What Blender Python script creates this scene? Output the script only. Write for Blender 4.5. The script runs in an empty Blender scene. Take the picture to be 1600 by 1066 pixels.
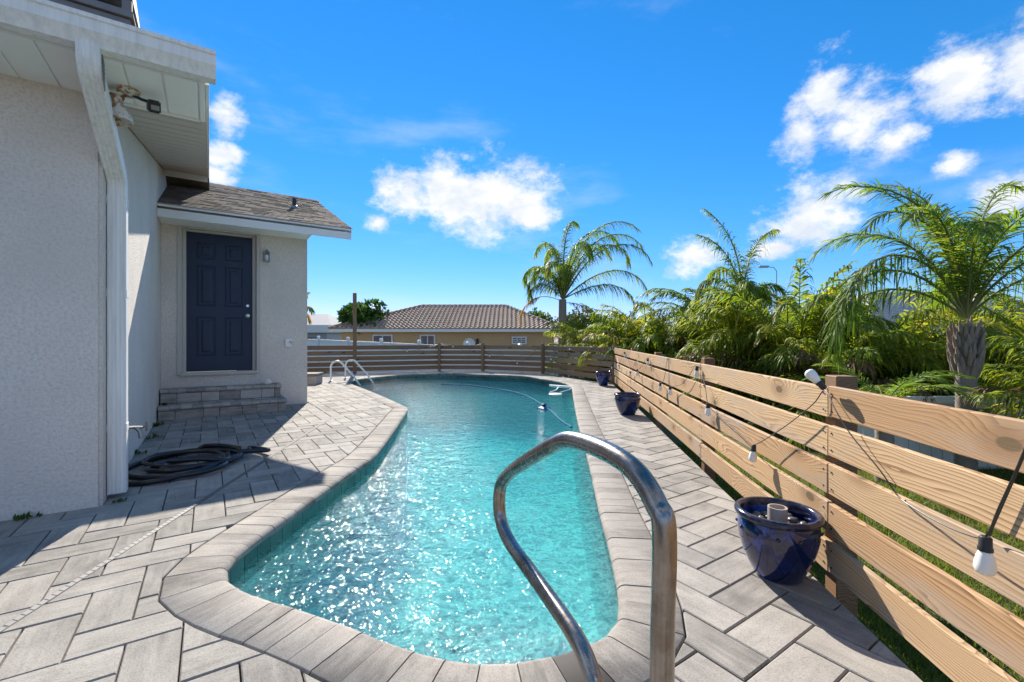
import bpy, bmesh, math, random
import numpy as np
from mathutils import Vector, Matrix, geometry
R = math.radians
rnd = random.Random(7)
sc = bpy.context.scene
COL = sc.collection

# ------------------------------------------------------------------ camera, sky, sun, exposure
CAMH = 1.08
F, CX, HZ = 700.0, 800.0, 530.0          # focal length / principal column / horizon row measured in the photograph
cam_d = bpy.data.cameras.new('camera'); cam = bpy.data.objects.new('camera', cam_d); COL.objects.link(cam)
cam_d.sensor_width = 36; cam_d.lens = F/1600*36; cam_d.shift_y = -3/1600
cam_d.clip_start = .05; cam_d.clip_end = 2000
cam.location = (0, 0, CAMH); cam.rotation_euler = (R(90), 0, 0)
sc.camera = cam

SUN_EL = R(34.5); SUN_AZ = R(-17.0)      # azimuth from +Y towards +X
sun_dir = Vector((math.sin(SUN_AZ)*math.cos(SUN_EL), math.cos(SUN_AZ)*math.cos(SUN_EL), math.sin(SUN_EL)))
sun_d = bpy.data.lights.new('sun', 'SUN'); sun_d.energy = 4.3; sun_d.angle = R(.53); sun_d.color = (1, .93, .82)
sun = bpy.data.objects.new('sun', sun_d); COL.objects.link(sun)
sun.rotation_euler = (-sun_dir).to_track_quat('-Z', 'Y').to_euler()
sc.view_settings.view_transform = 'Standard'; sc.view_settings.look = 'None'
sc.view_settings.gamma = 1; sc.view_settings.exposure = 1.18
sc.view_settings.use_curve_mapping = False
sc.cycles.max_bounces = 10; sc.cycles.transparent_max_bounces = 16
sc.cycles.caustics_refractive = True; sc.cycles.caustics_reflective = False
sc.cycles.sample_clamp_indirect = 6

def L(nt, a, b): nt.links.new(a, b)
def N(nt, t, **kw):
    n = nt.nodes.new(t)
    for k, v in kw.items():
        if k.startswith('i_'):
            n.inputs[k[2:].replace('_', ' ')].default_value = v
        else: setattr(n, k, v)
    return n
def MATH(nt, op, a, b=None, c=None, clamp=False):
    n = nt.nodes.new('ShaderNodeMath'); n.operation = op; n.use_clamp = clamp
    for i, x in enumerate((a, b, c)):
        if x is None: continue
        if isinstance(x, (int, float)): n.inputs[i].default_value = x
        else: L(nt, x, n.inputs[i])
    return n.outputs[0]
def MIXC(nt, fac, a, b, blend='MIX'):
    n = nt.nodes.new('ShaderNodeMix'); n.data_type = 'RGBA'; n.blend_type = blend
    for i, x in ((0, fac), (6, a), (7, b)):
        if isinstance(x, (int, float)): n.inputs[i].default_value = x
        elif isinstance(x, (tuple, list)): n.inputs[i].default_value = (*x[:3], 1)
        else: L(nt, x, n.inputs[i])
    return n.outputs[2]
def SMOOTH(nt, x, lo, hi):
    n = nt.nodes.new('ShaderNodeMapRange'); n.interpolation_type = 'SMOOTHSTEP'
    L(nt, x, n.inputs[0]); n.inputs[1].default_value = lo; n.inputs[2].default_value = hi
    return n.outputs[0]
def RAMP(nt, x, stops):
    n = nt.nodes.new('ShaderNodeValToRGB'); e = n.color_ramp.elements
    while len(e) < len(stops): e.new(.5)
    for q, (p, c) in zip(e, stops):
        q.position = p; q.color = (*c, 1) if len(c) == 3 else c
    L(nt, x, n.inputs[0]); return n.outputs[0]

world = bpy.data.worlds.new('World'); sc.world = world; world.use_nodes = True
wt = world.node_tree; wt.nodes.clear()
wo = N(wt, 'ShaderNodeOutputWorld'); bg = N(wt, 'ShaderNodeBackground'); bg.inputs[1].default_value = .105
L(wt, bg.outputs[0], wo.inputs[0])
sky = N(wt, 'ShaderNodeTexSky', sky_type='NISHITA'); sky.sun_disc = False
sky.sun_elevation = SUN_EL; sky.sun_rotation = SUN_AZ
sky.air_density = 1.0; sky.dust_density = 0.0; sky.ozone_density = 3.0; sky.altitude = 0
tc = N(wt, 'ShaderNodeTexCoord'); sep = N(wt, 'ShaderNodeSeparateXYZ'); L(wt, tc.outputs['Generated'], sep.inputs[0])
az = MATH(wt, 'ARCTAN2', sep.outputs[0], sep.outputs[1]); el = MATH(wt, 'ARCSINE', sep.outputs[2])
def blob(u, v, ru, rv):
    a0 = math.atan((u-CX)/F); e0 = math.atan((HZ-v)/F*math.cos(a0))
    return (a0, e0, ru/F*math.cos(a0)**2, rv/F*math.cos(a0))
BL = [blob(745, 310, 135, 66), blob(690, 290, 55, 48), blob(825, 325, 80, 42), blob(635, 305, 62, 50), blob(590, 350, 30, 20),
      blob(1268, 340, 105, 72), blob(1290, 320, 50, 35), blob(1210, 390, 50, 22), blob(1075, 400, 55, 38),
      blob(1500, 125, 110, 62), blob(1600, 110, 90, 70), blob(1340, 180, 110, 60), blob(1290, 150, 60, 60), blob(1400, 225, 60, 35), blob(1250,200,45,60),
      blob(1580, 305, 60, 42), blob(1490, 258, 45, 22), blob(355, 185, 40, 45), blob(350, 245, 45, 35), blob(335, 275, 40, 22)]
rb = random.Random(3)
for k in range(34):  # unseen clouds outside the view, added to brighten the fill on shaded walls
    a0 = R(74 + k*6.3 + rb.uniform(-5, 5)); a0 = a0 if a0 < math.pi else a0-2*math.pi
    BL.append((a0, R(rb.uniform(8, 58)), rb.uniform(.16, .34), rb.uniform(.09, .18)))
best = None
for a0, e0, sa, se in BL:
    x = MATH(wt, 'MULTIPLY', MATH(wt, 'SUBTRACT', az, a0), 1/sa); y = MATH(wt, 'MULTIPLY', MATH(wt, 'SUBTRACT', el, e0), 1/se)
    d = MATH(wt, 'SQRT', MATH(wt, 'ADD', MATH(wt, 'MULTIPLY', x, x), MATH(wt, 'MULTIPLY', y, y)))
    d = MATH(wt, 'SUBTRACT', 1.18, d)
    best = d if best is None else MATH(wt, 'MAXIMUM', best, d)
mp = N(wt, 'ShaderNodeMapping'); mp.inputs['Scale'].default_value = (1, 1, 1.5); L(wt, tc.outputs['Generated'], mp.inputs[0])
n1 = N(wt, 'ShaderNodeTexNoise', i_Scale=11.0, i_Detail=14.0, i_Roughness=.66); L(wt, mp.outputs[0], n1.inputs[0])
n2 = N(wt, 'ShaderNodeTexNoise', i_Scale=16.0, i_Detail=6.0, i_Roughness=.55); L(wt, mp.outputs[0], n2.inputs[0])
dens = MATH(wt, 'ADD', MATH(wt, 'MAXIMUM', best, -1.0), MATH(wt, 'MULTIPLY', MATH(wt, 'SUBTRACT', n1.outputs[0], .52), 2.8))
dens = SMOOTH(wt, dens, .12, .98)
mp2 = N(wt, 'ShaderNodeMapping'); mp2.inputs['Scale'].default_value = (.8, 1, 3.0); mp2.inputs['Rotation'].default_value = (0, R(-14), 0); L(wt, tc.outputs['Generated'], mp2.inputs[0])
n3 = N(wt, 'ShaderNodeTexNoise', i_Scale=3.2, i_Detail=7.0, i_Roughness=.6); L(wt, mp2.outputs[0], n3.inputs[0])
cir = MATH(wt, 'MULTIPLY', SMOOTH(wt, n3.outputs[0], .5, .8), .28)
hs = N(wt, 'ShaderNodeHueSaturation'); hs.inputs['Saturation'].default_value = 1.22; hs.inputs['Value'].default_value = 1.0
L(wt, sky.outputs[0], hs.inputs['Color'])
sc_ = N(wt, 'ShaderNodeSeparateColor'); L(wt, hs.outputs[0], sc_.inputs[0]); cc_ = N(wt, 'ShaderNodeCombineColor')
for i_, (k_, p_) in enumerate(((.235, 1.22), (.79, .71), (1.02, .84))):      # deeper, clearer blue
    L(wt, MATH(wt, 'MULTIPLY', MATH(wt, 'POWER', MATH(wt, 'MAXIMUM', sc_.outputs[i_], .0), p_), k_), cc_.inputs[i_])
sk = cc_.outputs[0]
CW = 4.6
ccol = MIXC(wt, SMOOTH(wt, n2.outputs[0], .3, .7), (CW*.74, CW*.80, CW*.88), (CW*1.04, CW*1.03, CW*1.02))
c1 = MIXC(wt, cir, sk, (CW*.8, CW*.88, CW*.96))
c2 = MIXC(wt, dens, c1, ccol)
L(wt, c2, bg.inputs[0])

# ------------------------------------------------------------------ measuring helpers (row/column of the photo -> place in the scene)
def G(u, v, z=0.0):
    Y = F*(CAMH-z)/(v-HZ); return Vector(((u-CX)/F*Y, Y, z))
def AT(u, v, Y):
    return Vector(((u-CX)/F*Y, Y, CAMH+(HZ-v)/F*Y))
def RAY(u, v, p0, n):
    d = Vector(((u-CX)/F, 1, (HZ-v)/F)); o = Vector((0, 0, CAMH)); n = Vector(n)
    return o + d*((Vector(p0)-o).dot(n)/d.dot(n))

# ------------------------------------------------------------------ mesh building helpers
class MB:
    def __init__(s): s.v = []; s.f = []
    def add(s, vs, fs, M=None):
        o = len(s.v)
        s.v += [tuple(M @ Vector(p)) if M else tuple(p) for p in vs]
        s.f += [tuple(i+o for i in q) for q in fs]
        return s
    def box(s, x0, x1, y0, y1, z0, z1, M=None):
        vs = [(x0,y0,z0),(x1,y0,z0),(x1,y1,z0),(x0,y1,z0),(x0,y0,z1),(x1,y0,z1),(x1,y1,z1),(x0,y1,z1)]
        return s.add(vs, [(0,3,2,1),(4,5,6,7),(0,1,5,4),(1,2,6,5),(2,3,7,6),(3,0,4,7)], M)
    def tube(s, pts, r, n=10, caps=True, closed=False, M=None):
        P = [Vector(p) for p in pts]; m = len(P); rr = r if isinstance(r, (list, tuple)) else [r]*m
        T = []
        for i in range(m):
            a = P[(i-1) % m] if (closed or i > 0) else P[i]; b = P[(i+1) % m] if (closed or i < m-1) else P[i]
            T.append((b-a).normalized())
        up = Vector((0,0,1)) if abs(T[0].z) < .9 else Vector((1,0,0))
        nx = T[0].cross(up).normalized(); vs = []; fs = []
        for i in range(m):
            nx = (nx - T[i]*nx.dot(T[i])).normalized(); ny = T[i].cross(nx)
            for k in range(n):
                a = 2*math.pi*k/n; vs.append(P[i] + (nx*math.cos(a)+ny*math.sin(a))*rr[i])
        for i in range(m if closed else m-1):
            j = (i+1) % m
            for k in range(n):
                k2 = (k+1) % n; fs.append((i*n+k, i*n+k2, j*n+k2, j*n+k))
        if caps and not closed:
            fs.append(tuple(range(n-1, -1, -1))); fs.append(tuple((m-1)*n+k for k in range(n)))
        return s.add(vs, fs, M)
    def lathe(s, prof, n=24, M=None, cap0=True, cap1=True):
        vs = []; fs = []
        for r, z in prof:
            for k in range(n):
                a = 2*math.pi*k/n; vs.append((r*math.cos(a), r*math.sin(a), z))
        for i in range(len(prof)-1):
            for k in range(n):
                k2 = (k+1) % n; fs.append((i*n+k, i*n+k2, (i+1)*n+k2, (i+1)*n+k))
        if cap0: fs.append(tuple(range(n-1, -1, -1)))
        if cap1: fs.append(tuple((len(prof)-1)*n+k for k in range(n)))
        return s.add(vs, fs, M)
    def prism(s, poly, z0, z1, M=None):
        n = len(poly); vs = [(x, y, z0) for x, y in poly] + [(x, y, z1) for x, y in poly]
        fs = [tuple(range(n-1, -1, -1)), tuple(range(n, 2*n))] + [(i, (i+1) % n, n+(i+1) % n, n+i) for i in range(n)]
        return s.add(vs, fs, M)
    def sweep(s, prof, p0, p1, M=None):        # prof: closed (y,z) section swept along x
        n = len(prof)
        vs = [(p0, y, z) for y, z in prof] + [(p1, y, z) for y, z in prof]
        return s.add(vs, [tuple(range(n)), tuple(range(2*n-1, n-1, -1))] + [(i, n+i, n+(i+1) % n, (i+1) % n) for i in range(n)], M)
    def mesh(s, name, mat, smooth=None, bevel=0, seg=1):
        me = bpy.data.meshes.new(name); me.from_pydata(s.v, [], s.f)
        bm = bmesh.new(); bm.from_mesh(me)
        bmesh.ops.recalc_face_normals(bm, faces=bm.faces)
        if bevel:
            es = [e for e in bm.edges if len(e.link_faces) == 2 and e.calc_face_angle(0) > R(25)]
            bmesh.ops.bevel(bm, geom=es, offset=bevel, segments=seg, affect='EDGES', clamp_overlap=True)
        bm.to_mesh(me); bm.free()
        if mat: me.materials.append(mat)
        if smooth is not None:
            me.shade_smooth(); me.set_sharp_from_angle(angle=R(smooth))
        return me
    def build(s, name, mat, parent=None, smooth=None, bevel=0, seg=1, loc=None, rot=None):
        return link(name, s.mesh(name, mat, smooth, bevel, seg), parent, loc, rot)
def link(name, me, parent=None, loc=None, rot=None):
    o = bpy.data.objects.new(name, me); COL.objects.link(o)
    if parent: o.parent = parent
    if loc is not None: o.location = loc
    if rot is not None: o.rotation_euler = rot if isinstance(rot, (tuple, list)) else (0, 0, rot)
    return o
def tag(o, label=None, cat=None, group=None, kind=None):
    if label: o['label'] = label
    if cat: o['category'] = cat
    if group: o['group'] = group
    if kind: o['kind'] = kind
    return o
def thing(name, label, cat, loc=(0,0,0), rot=0, group=None):
    o = bpy.data.objects.new(name, None); COL.objects.link(o); o.empty_display_size = .1
    o.location = loc; o.rotation_euler = (0, 0, rot)
    return tag(o, label, cat, group)
def copy_tree(o, parent=None):
    c = o.copy(); COL.objects.link(c)
    if parent: c.parent = parent
    for ch in KIDS.get(o.name, []): copy_tree(ch, c)
    return c
KIDS = {}

# ------------------------------------------------------------------ materials
def MAT(name, col=(.5,.5,.5), rough=.6, metal=0.0, spec=.5):
    m = bpy.data.materials.new(name); m.use_nodes = True; nt = m.node_tree; b = nt.nodes['Principled BSDF']
    b.inputs['Base Color'].default_value = (*col, 1); b.inputs['Roughness'].default_value = rough
    b.inputs['Metallic'].default_value = metal; b.inputs['Specular IOR Level'].default_value = spec
    return m, nt, b
def COORD(nt, scale=(1,1,1), which='Object', rnd_off=False):
    tc = N(nt, 'ShaderNodeTexCoord'); mp = N(nt, 'ShaderNodeMapping'); mp.inputs['Scale'].default_value = scale
    L(nt, tc.outputs[which], mp.inputs[0])
    if rnd_off:
        oi = N(nt, 'ShaderNodeObjectInfo'); vm = N(nt, 'ShaderNodeVectorMath', operation='SCALE'); vm.inputs[0].default_value = (37, 61, 83)
        L(nt, oi.outputs['Random'], vm.inputs['Scale']); L(nt, vm.outputs[0], mp.inputs['Location'])
    return mp.outputs[0]
def NOISE(nt, vec, scale, detail=4, rough=.55, dist=0):
    n = N(nt, 'ShaderNodeTexNoise', i_Scale=scale, i_Detail=detail, i_Roughness=rough, i_Distortion=dist); L(nt, vec, n.inputs[0]); return n.outputs[0]
def BUMP(nt, b, h, strength=.4, dist=.01):
    n = N(nt, 'ShaderNodeBump'); n.inputs['Strength'].default_value = strength; n.inputs['Distance'].default_value = dist
    L(nt, h, n.inputs['Height']); L(nt, n.outputs[0], b.inputs['Normal']); return n
M = {}
def simple(key, col, rough=.6, metal=0, var=.12, scale=6, spec=.5, bump=0, bscale=40):
    m, nt, b = MAT(key, col, rough, metal, spec); v = COORD(nt, rnd_off=True)
    n = NOISE(nt, v, scale, 6, .6)
    c = MIXC(nt, n, tuple(x*(1-var) for x in col), tuple(min(1, x*(1+var)) for x in col))
    L(nt, c, b.inputs['Base Color'])
    if bump: BUMP(nt, b, NOISE(nt, v, bscale, 4), bump, .004)
    M[key] = m; return m
# stucco
def stucco(key, col, bscale=55):
    m, nt, b = MAT(key, col, .9, spec=.2); v = COORD(nt)
    big = NOISE(nt, v, .9, 5, .6); fine = NOISE(nt, v, bscale, 6, .62); pit = N(nt, 'ShaderNodeTexVoronoi', i_Scale=bscale*.9); L(nt, v, pit.inputs[0])
    c = MIXC(nt, SMOOTH(nt, big, .3, .7), tuple(x*.88 for x in col), tuple(x*1.04 for x in col))
    st = NOISE(nt, COORD(nt, (3.2, 3.2, .5)), 1.0, 6, .7); c = MIXC(nt, MATH(nt, 'MULTIPLY', SMOOTH(nt, st, .55, .75), .5), c, tuple(x*.8 for x in col))
    c = MIXC(nt, SMOOTH(nt, fine, .3, .6), tuple(x*.8 for x in col), c)
    L(nt, c, b.inputs['Base Color'])
    h = MATH(nt, 'ADD', fine, MATH(nt, 'MULTIPLY', pit.outputs[0], .35))
    BUMP(nt, b, h, .75, .012); M[key] = m
stucco('stucco', (.76, .69, .62))
stucco('tan_stucco', (.58, .37, .19), 20)
# concrete pavers
def paver_mat(key, lo, mid, hi, streak=(4, 30, 30)):
    m, nt, b = MAT(key, mid, .88, spec=.25)
    oi = N(nt, 'ShaderNodeObjectInfo'); ge = N(nt, 'ShaderNodeNewGeometry')
    r = MATH(nt, 'FRACT', MATH(nt, 'ADD', oi.outputs['Random'], ge.outputs['Random Per Island']))
    v = COORD(nt, streak, rnd_off=True); v2 = COORD(nt, (1,1,1), rnd_off=True)
    st = NOISE(nt, v, 1.0, 5, .6, .4); cl = NOISE(nt, v2, 5, 5, .6); sp = NOISE(nt, v2, 180, 3, .7)
    t = MATH(nt, 'ADD', MATH(nt, 'MULTIPLY', r, .32), MATH(nt, 'MULTIPLY', st, .62)); t = MATH(nt, 'ADD', t, MATH(nt, 'MULTIPLY', MATH(nt, 'SUBTRACT', cl, .5), .8))
    c = RAMP(nt, t, [(.2, lo), (.5, mid), (.86, hi)])
    c = MIXC(nt, SMOOTH(nt, sp, .32, .56), MIXC(nt, 1.0, c, (.72,.71,.70), 'MULTIPLY'), c)
    L(nt, c, b.inputs['Base Color'])
    BUMP(nt, b, MATH(nt, 'ADD', sp, MATH(nt, 'MULTIPLY', st, .6)), .35, .004); M[key] = m
paver_mat('paver', (.185, .172, .156), (.32, .295, .266), (.44, .408, .366))
paver_mat('coping', (.185, .169, .152), (.33, .30, .268), (.44, .404, .36), (7, 40, 30))
paver_mat('stepbrick', (.24, .22, .20), (.44, .405, .365), (.62, .57, .52))
simple('coping_dark', (.045, .038, .034), .75, var=.3, scale=20)  # colour for the one coping stone made much darker than the rest
simple('joint', (.10, .085, .07), .95, var=.4, scale=30)
# timber
def timber(key, light, mid, dark, knots=True, grey=0):
    m, nt, b = MAT(key, mid, .75, spec=.25)
    v = COORD(nt, (.55, 5.5, 5.5), rnd_off=True); vk0 = COORD(nt, (1.5, 1.0, 3.0), rnd_off=True); sk0 = N(nt, 'ShaderNodeSeparateXYZ'); L(nt, vk0, sk0.inputs[0]); ck0 = N(nt, 'ShaderNodeCombineXYZ'); L(nt, sk0.outputs[0], ck0.inputs[0]); L(nt, sk0.outputs[2], ck0.inputs[1]); vk = ck0.outputs[0]
    warp = NOISE(nt, v, 1.6, 3, .5)
    sx = N(nt, 'ShaderNodeSeparateXYZ'); L(nt, v, sx.inputs[0])
    vo = N(nt, 'ShaderNodeTexVoronoi', i_Scale=1.0, i_Randomness=1.0, voronoi_dimensions='2D'); L(nt, vk, vo.inputs[0])
    kd = vo.outputs[0]
    ph = MATH(nt, 'ADD', MATH(nt, 'MULTIPLY', sx.outputs[2], 13.0), MATH(nt, 'MULTIPLY', warp, 9.0))
    if knots: ph = MATH(nt, 'ADD', ph, MATH(nt, 'MULTIPLY', MATH(nt, 'POWER', MATH(nt, 'SUBTRACT', 1.0, SMOOTH(nt, kd, 0, .5)), 2.0), 5.0))
    ring = MATH(nt, 'FRACT', ph); ring = MATH(nt, 'POWER', ring, 2.2)
    fine = NOISE(nt, COORD(nt, (3, 90, 90), rnd_off=True), 2.0, 4, .6)
    big = NOISE(nt, v, .8, 3)
    c = MIXC(nt, MATH(nt, 'MULTIPLY', ring, .92), light, dark)
    c = MIXC(nt, MATH(nt, 'MULTIPLY', SMOOTH(nt, big, .35, .7), .45), c, mid)
    c = MIXC(nt, MATH(nt, 'MULTIPLY', fine, .35), c, MIXC(nt, 1.0, c, (.6,.57,.55), 'MULTIPLY'))
    oi = N(nt, 'ShaderNodeObjectInfo')
    c = MIXC(nt, 1.0, c, RAMP(nt, oi.outputs['Random'], [(.0, (1.0,.98,.95)), (.2, (.76,.68,.60)), (.4, (1,1,1)), (.58, (.80,.80,.82)), (.78, (.66,.57,.50)), (1.0, (.95,.9,.85))]), 'MULTIPLY')
    wx = NOISE(nt, COORD(nt, (.8, 3, 3), rnd_off=True), 1.3, 5, .65); c = MIXC(nt, MATH(nt, 'MULTIPLY', SMOOTH(nt, wx, .47, .7), .6), c, tuple(.5*(sum(mid)/3)+.3*x for x in mid))
    if knots:
        c0_ = c
        c = MIXC(nt, MATH(nt, 'MULTIPLY', SMOOTH(nt, kd, .22, .06), .45), c, dark)
        kc = MIXC(nt, SMOOTH(nt, kd, .045, .065), tuple(x*.28 for x in mid), c)
        sel = MATH(nt, 'GREATER_THAN', N_sep(nt, vo.outputs['Color']), .45)
        c = MIXC(nt, sel, c0_, kc)
    L(nt, c, b.inputs['Base Color'])
    BUMP(nt, b, MATH(nt, 'ADD', MATH(nt, 'MULTIPLY', fine, .6), MATH(nt, 'MULTIPLY', ring, -.5)), .35, .003); M[key] = m
def N_sep(nt, c):
    s = N(nt, 'ShaderNodeSeparateColor'); L(nt, c, s.inputs[0]); return s.outputs[0]
timber('pine', (.69, .48, .28), (.55, .355, .185), (.19, .09, .035))
timber('old_wood', (.44, .30, .185), (.34, .215, .125), (.16, .095, .055))
timber('post_wood', (.33, .19, .10), (.26, .145, .07), (.14, .075, .035), knots=False)
simple('white_metal', (.72, .72, .70), .45, var=.05, scale=3)
def streaked(key, col):
    m, nt, b = MAT(key, col, .45); v = COORD(nt, (40, 40, 2)); n = NOISE(nt, v, 1.0, 4, .6)
    n2 = NOISE(nt, COORD(nt), 2.0, 4)
    c = MIXC(nt, SMOOTH(nt, n, .35, .75), col, tuple(x*.80 for x in col)); c = MIXC(nt, MATH(nt, 'MULTIPLY', n2, .25), c, (.55,.52,.46))
    L(nt, c, b.inputs['Base Color']); M[key] = m
streaked('gutter_white', (.88, .87, .84))
simple('soffit_white', (.90, .89, .85), .5, var=.03, scale=2)
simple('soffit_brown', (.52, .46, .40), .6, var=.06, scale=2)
simple('fascia', (.76, .755, .74), .55, var=.05, scale=4)
simple('door_navy', (.019, .033, .068), .40, var=.15, scale=4, spec=.3)
simple('door_frame', (.52, .49, .45), .6, var=.04)
simple('steel_satin', (.62, .61, .6), .3, 1.0, var=.06)
simple('black_rubber', (.012, .0135, .017), .33, var=.3, scale=8)
simple('black_plastic', (.015, .015, .016), .45)
simple('dark_gap', (.02, .018, .016), .9)
simple('white_plastic', (.78, .78, .76), .35, var=.04)
simple('pvc', (.42, .36, .31), .5, var=.08)
simple('vinyl_white', (.70, .71, .73), .45, var=.04)
simple('drain_grey', (.13, .12, .11), .8)
simple('grate', (.27, .26, .245), .6, var=.15, scale=5)
simple('bulb_white', (.8, .78, .72), .3, var=.04)
simple('pebble', (.09, .09, .095), .35, var=.5, scale=20)
simple('chimney_grey', (.20, .195, .20), .85, var=.35, scale=9, bump=.4, bscale=50)
simple('blue_plastic', (.01, .10, .36), .4)
simple('hose_blue', (.06, .16, .23), .9, spec=.05)
simple('trunk', (.23, .19, .16), .95, var=.45, scale=14, bump=.9, bscale=30)
simple('boot', (.25, .19, .15), .9, var=.75, scale=9, bump=.7, bscale=24)
simple('bark', (.12, .09, .07), .95, var=.4, scale=10, bump=.8)
simple('grey_shingle_far', (.36, .345, .34), .9, var=.12, scale=3)
simple('far_white', (.68, .68, .66), .7, var=.05)
simple('glass_dark', (.035, .045, .06), .06, var=.3, scale=1.2)
simple('lamp_grey', (.25, .26, .27), .4, .6)
simple('shell_white', (.7, .67, .62), .6, var=.15, scale=20, bump=.6)
# rust on the flood lamp
m, nt, b = MAT('rusty_white', (.7,.68,.62), .55); v = COORD(nt); n = NOISE(nt, v, 13, 6, .65)
L(nt, MIXC(nt, SMOOTH(nt, n, .47, .56), (.66,.64,.58), (.26,.13,.045)), b.inputs['Base Color']); M['rusty_white'] = m
# brushed stainless
m, nt, b = MAT('stainless', (.50,.46,.43), .24, 1.0); v = COORD(nt); n = NOISE(nt, COORD(nt, (60, 60, 3)), 1.5, 5, .6); n2 = NOISE(nt, v, 7, 5, .65)
L(nt, MIXC(nt, SMOOTH(nt, n2, .4, .75), (.34,.31,.285), (.16,.12,.09)), b.inputs['Base Color'])
L(nt, MATH(nt, 'ADD', .16, MATH(nt, 'MULTIPLY', n, .22)), b.inputs['Roughness']); BUMP(nt, b, n, .12, .002); M['stainless'] = m
# glazed pot
m, nt, b = MAT('glaze', (.01,.03,.2), .09); v = COORD(nt, (1,1,.8), rnd_off=True); n = NOISE(nt, v, 4.5, 7, .65, 1.2); n2 = NOISE(nt, v, 28, 4)
c = RAMP(nt, n, [(.36, (.004,.006,.025)), (.48, (.006,.014,.085)), (.58, (.010,.05,.27)), (.66, (.02,.10,.40)), (.76, (.05,.035,.06))])
L(nt, c, b.inputs['Base Color']); b.inputs['Coat Weight'].default_value = .6; b.inputs['Coat Roughness'].default_value = .05; BUMP(nt, b, n2, .12, .004); M['glaze'] = m
m, nt, b = MAT('glaze_rim', (.012,.016,.04), .16); v = COORD(nt); n = NOISE(nt, v, 22, 5)
L(nt, MIXC(nt, SMOOTH(nt, n, .45, .7), (.008,.012,.04), (.07,.055,.06)), b.inputs['Base Color']); M['glaze_rim'] = m
# pool finish
m, nt, b = MAT('plaster', (.5,.8,.78), .8); v = COORD(nt); n = NOISE(nt, v, 2.2, 4); n2 = NOISE(nt, v, 90, 3, .7)
c = MIXC(nt, n, (.60,.79,.80), (.70,.86,.87)); c = MIXC(nt, SMOOTH(nt, n2, .35, .6), MIXC(nt, 1.0, c, (.72,.8,.85), 'MULTIPLY'), c)
L(nt, c, b.inputs['Base Color']); M['plaster'] = m
m, nt, b = MAT('tile', (.05,.12,.12), .3); oi = N(nt, 'ShaderNodeObjectInfo'); v = COORD(nt, rnd_off=True); n = NOISE(nt, v, 12, 5)
t = MATH(nt, 'ADD', MATH(nt, 'MULTIPLY', oi.outputs['Random'], .6), MATH(nt, 'MULTIPLY', n, .5))
L(nt, RAMP(nt, t, [(.1, (.025,.06,.065)), (.5, (.06,.125,.125)), (.95, (.13,.17,.15))]), b.inputs['Base Color']); M['tile'] = m
# water: rippled clear surface (reflection + transmission) over an absorbing body
m = bpy.data.materials.new('pool_water'); m.use_nodes = True; nt = m.node_tree; nt.nodes.clear()
out = N(nt, 'ShaderNodeOutputMaterial')
v = COORD(nt)
w1 = NOISE(nt, v, 5.0, 1, .5, .8); w2 = NOISE(nt, v, 26.0, 1, .5, .9); w3 = NOISE(nt, v, 48.0, 0, .5)
hh = MATH(nt, 'ADD', MATH(nt, 'ADD', MATH(nt, 'MULTIPLY', w1, .9), MATH(nt, 'MULTIPLY', w2, .55)), MATH(nt, 'MULTIPLY', w3, .06))
bp = N(nt, 'ShaderNodeBump'); bp.inputs['Strength'].default_value = .38; bp.inputs['Distance'].default_value = .06; L(nt, hh, bp.inputs['Height'])
fr = N(nt, 'ShaderNodeFresnel'); fr.inputs[0].default_value = 1.333; L(nt, bp.outputs[0], fr.inputs[1])
gl = N(nt, 'ShaderNodeBsdfGlossy'); gl.inputs['Roughness'].default_value = .048; gl.inputs['Color'].default_value = (.30,.30,.30,1); L(nt, bp.outputs[0], gl.inputs['Normal'])
rf = N(nt, 'ShaderNodeBsdfRefraction'); rf.inputs['Roughness'].default_value = 0; rf.inputs['IOR'].default_value = 1.333; L(nt, bp.outputs[0], rf.inputs['Normal'])
tp = N(nt, 'ShaderNodeBsdfTransparent')
# net of gathered light painted into the transmission colour with ridged noise
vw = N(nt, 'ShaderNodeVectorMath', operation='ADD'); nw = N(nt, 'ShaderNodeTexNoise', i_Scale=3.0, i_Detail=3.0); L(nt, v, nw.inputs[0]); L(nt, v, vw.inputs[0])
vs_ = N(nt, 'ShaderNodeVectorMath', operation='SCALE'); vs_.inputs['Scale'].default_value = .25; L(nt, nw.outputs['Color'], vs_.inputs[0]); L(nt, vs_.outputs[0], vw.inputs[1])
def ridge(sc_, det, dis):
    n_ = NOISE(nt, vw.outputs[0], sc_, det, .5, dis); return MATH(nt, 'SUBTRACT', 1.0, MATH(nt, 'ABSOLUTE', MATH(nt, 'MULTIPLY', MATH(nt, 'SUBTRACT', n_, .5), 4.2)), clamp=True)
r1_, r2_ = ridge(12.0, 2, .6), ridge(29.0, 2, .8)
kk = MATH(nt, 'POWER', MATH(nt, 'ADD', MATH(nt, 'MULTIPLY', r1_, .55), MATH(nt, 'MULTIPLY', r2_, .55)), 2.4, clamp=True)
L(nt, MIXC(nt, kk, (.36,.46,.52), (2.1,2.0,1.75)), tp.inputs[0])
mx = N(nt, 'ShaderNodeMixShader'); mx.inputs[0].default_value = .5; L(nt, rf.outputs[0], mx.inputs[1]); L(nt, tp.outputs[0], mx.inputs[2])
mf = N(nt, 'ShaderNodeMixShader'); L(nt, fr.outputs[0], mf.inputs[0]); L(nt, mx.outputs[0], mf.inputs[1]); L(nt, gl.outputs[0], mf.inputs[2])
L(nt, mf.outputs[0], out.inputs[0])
ab = N(nt, 'ShaderNodeVolumeAbsorption'); ab.inputs['Color'].default_value = (.03,.93,.955,1); ab.inputs['Density'].default_value = .35
L(nt, ab.outputs[0], out.inputs['Volume']); M['water'] = m
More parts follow.
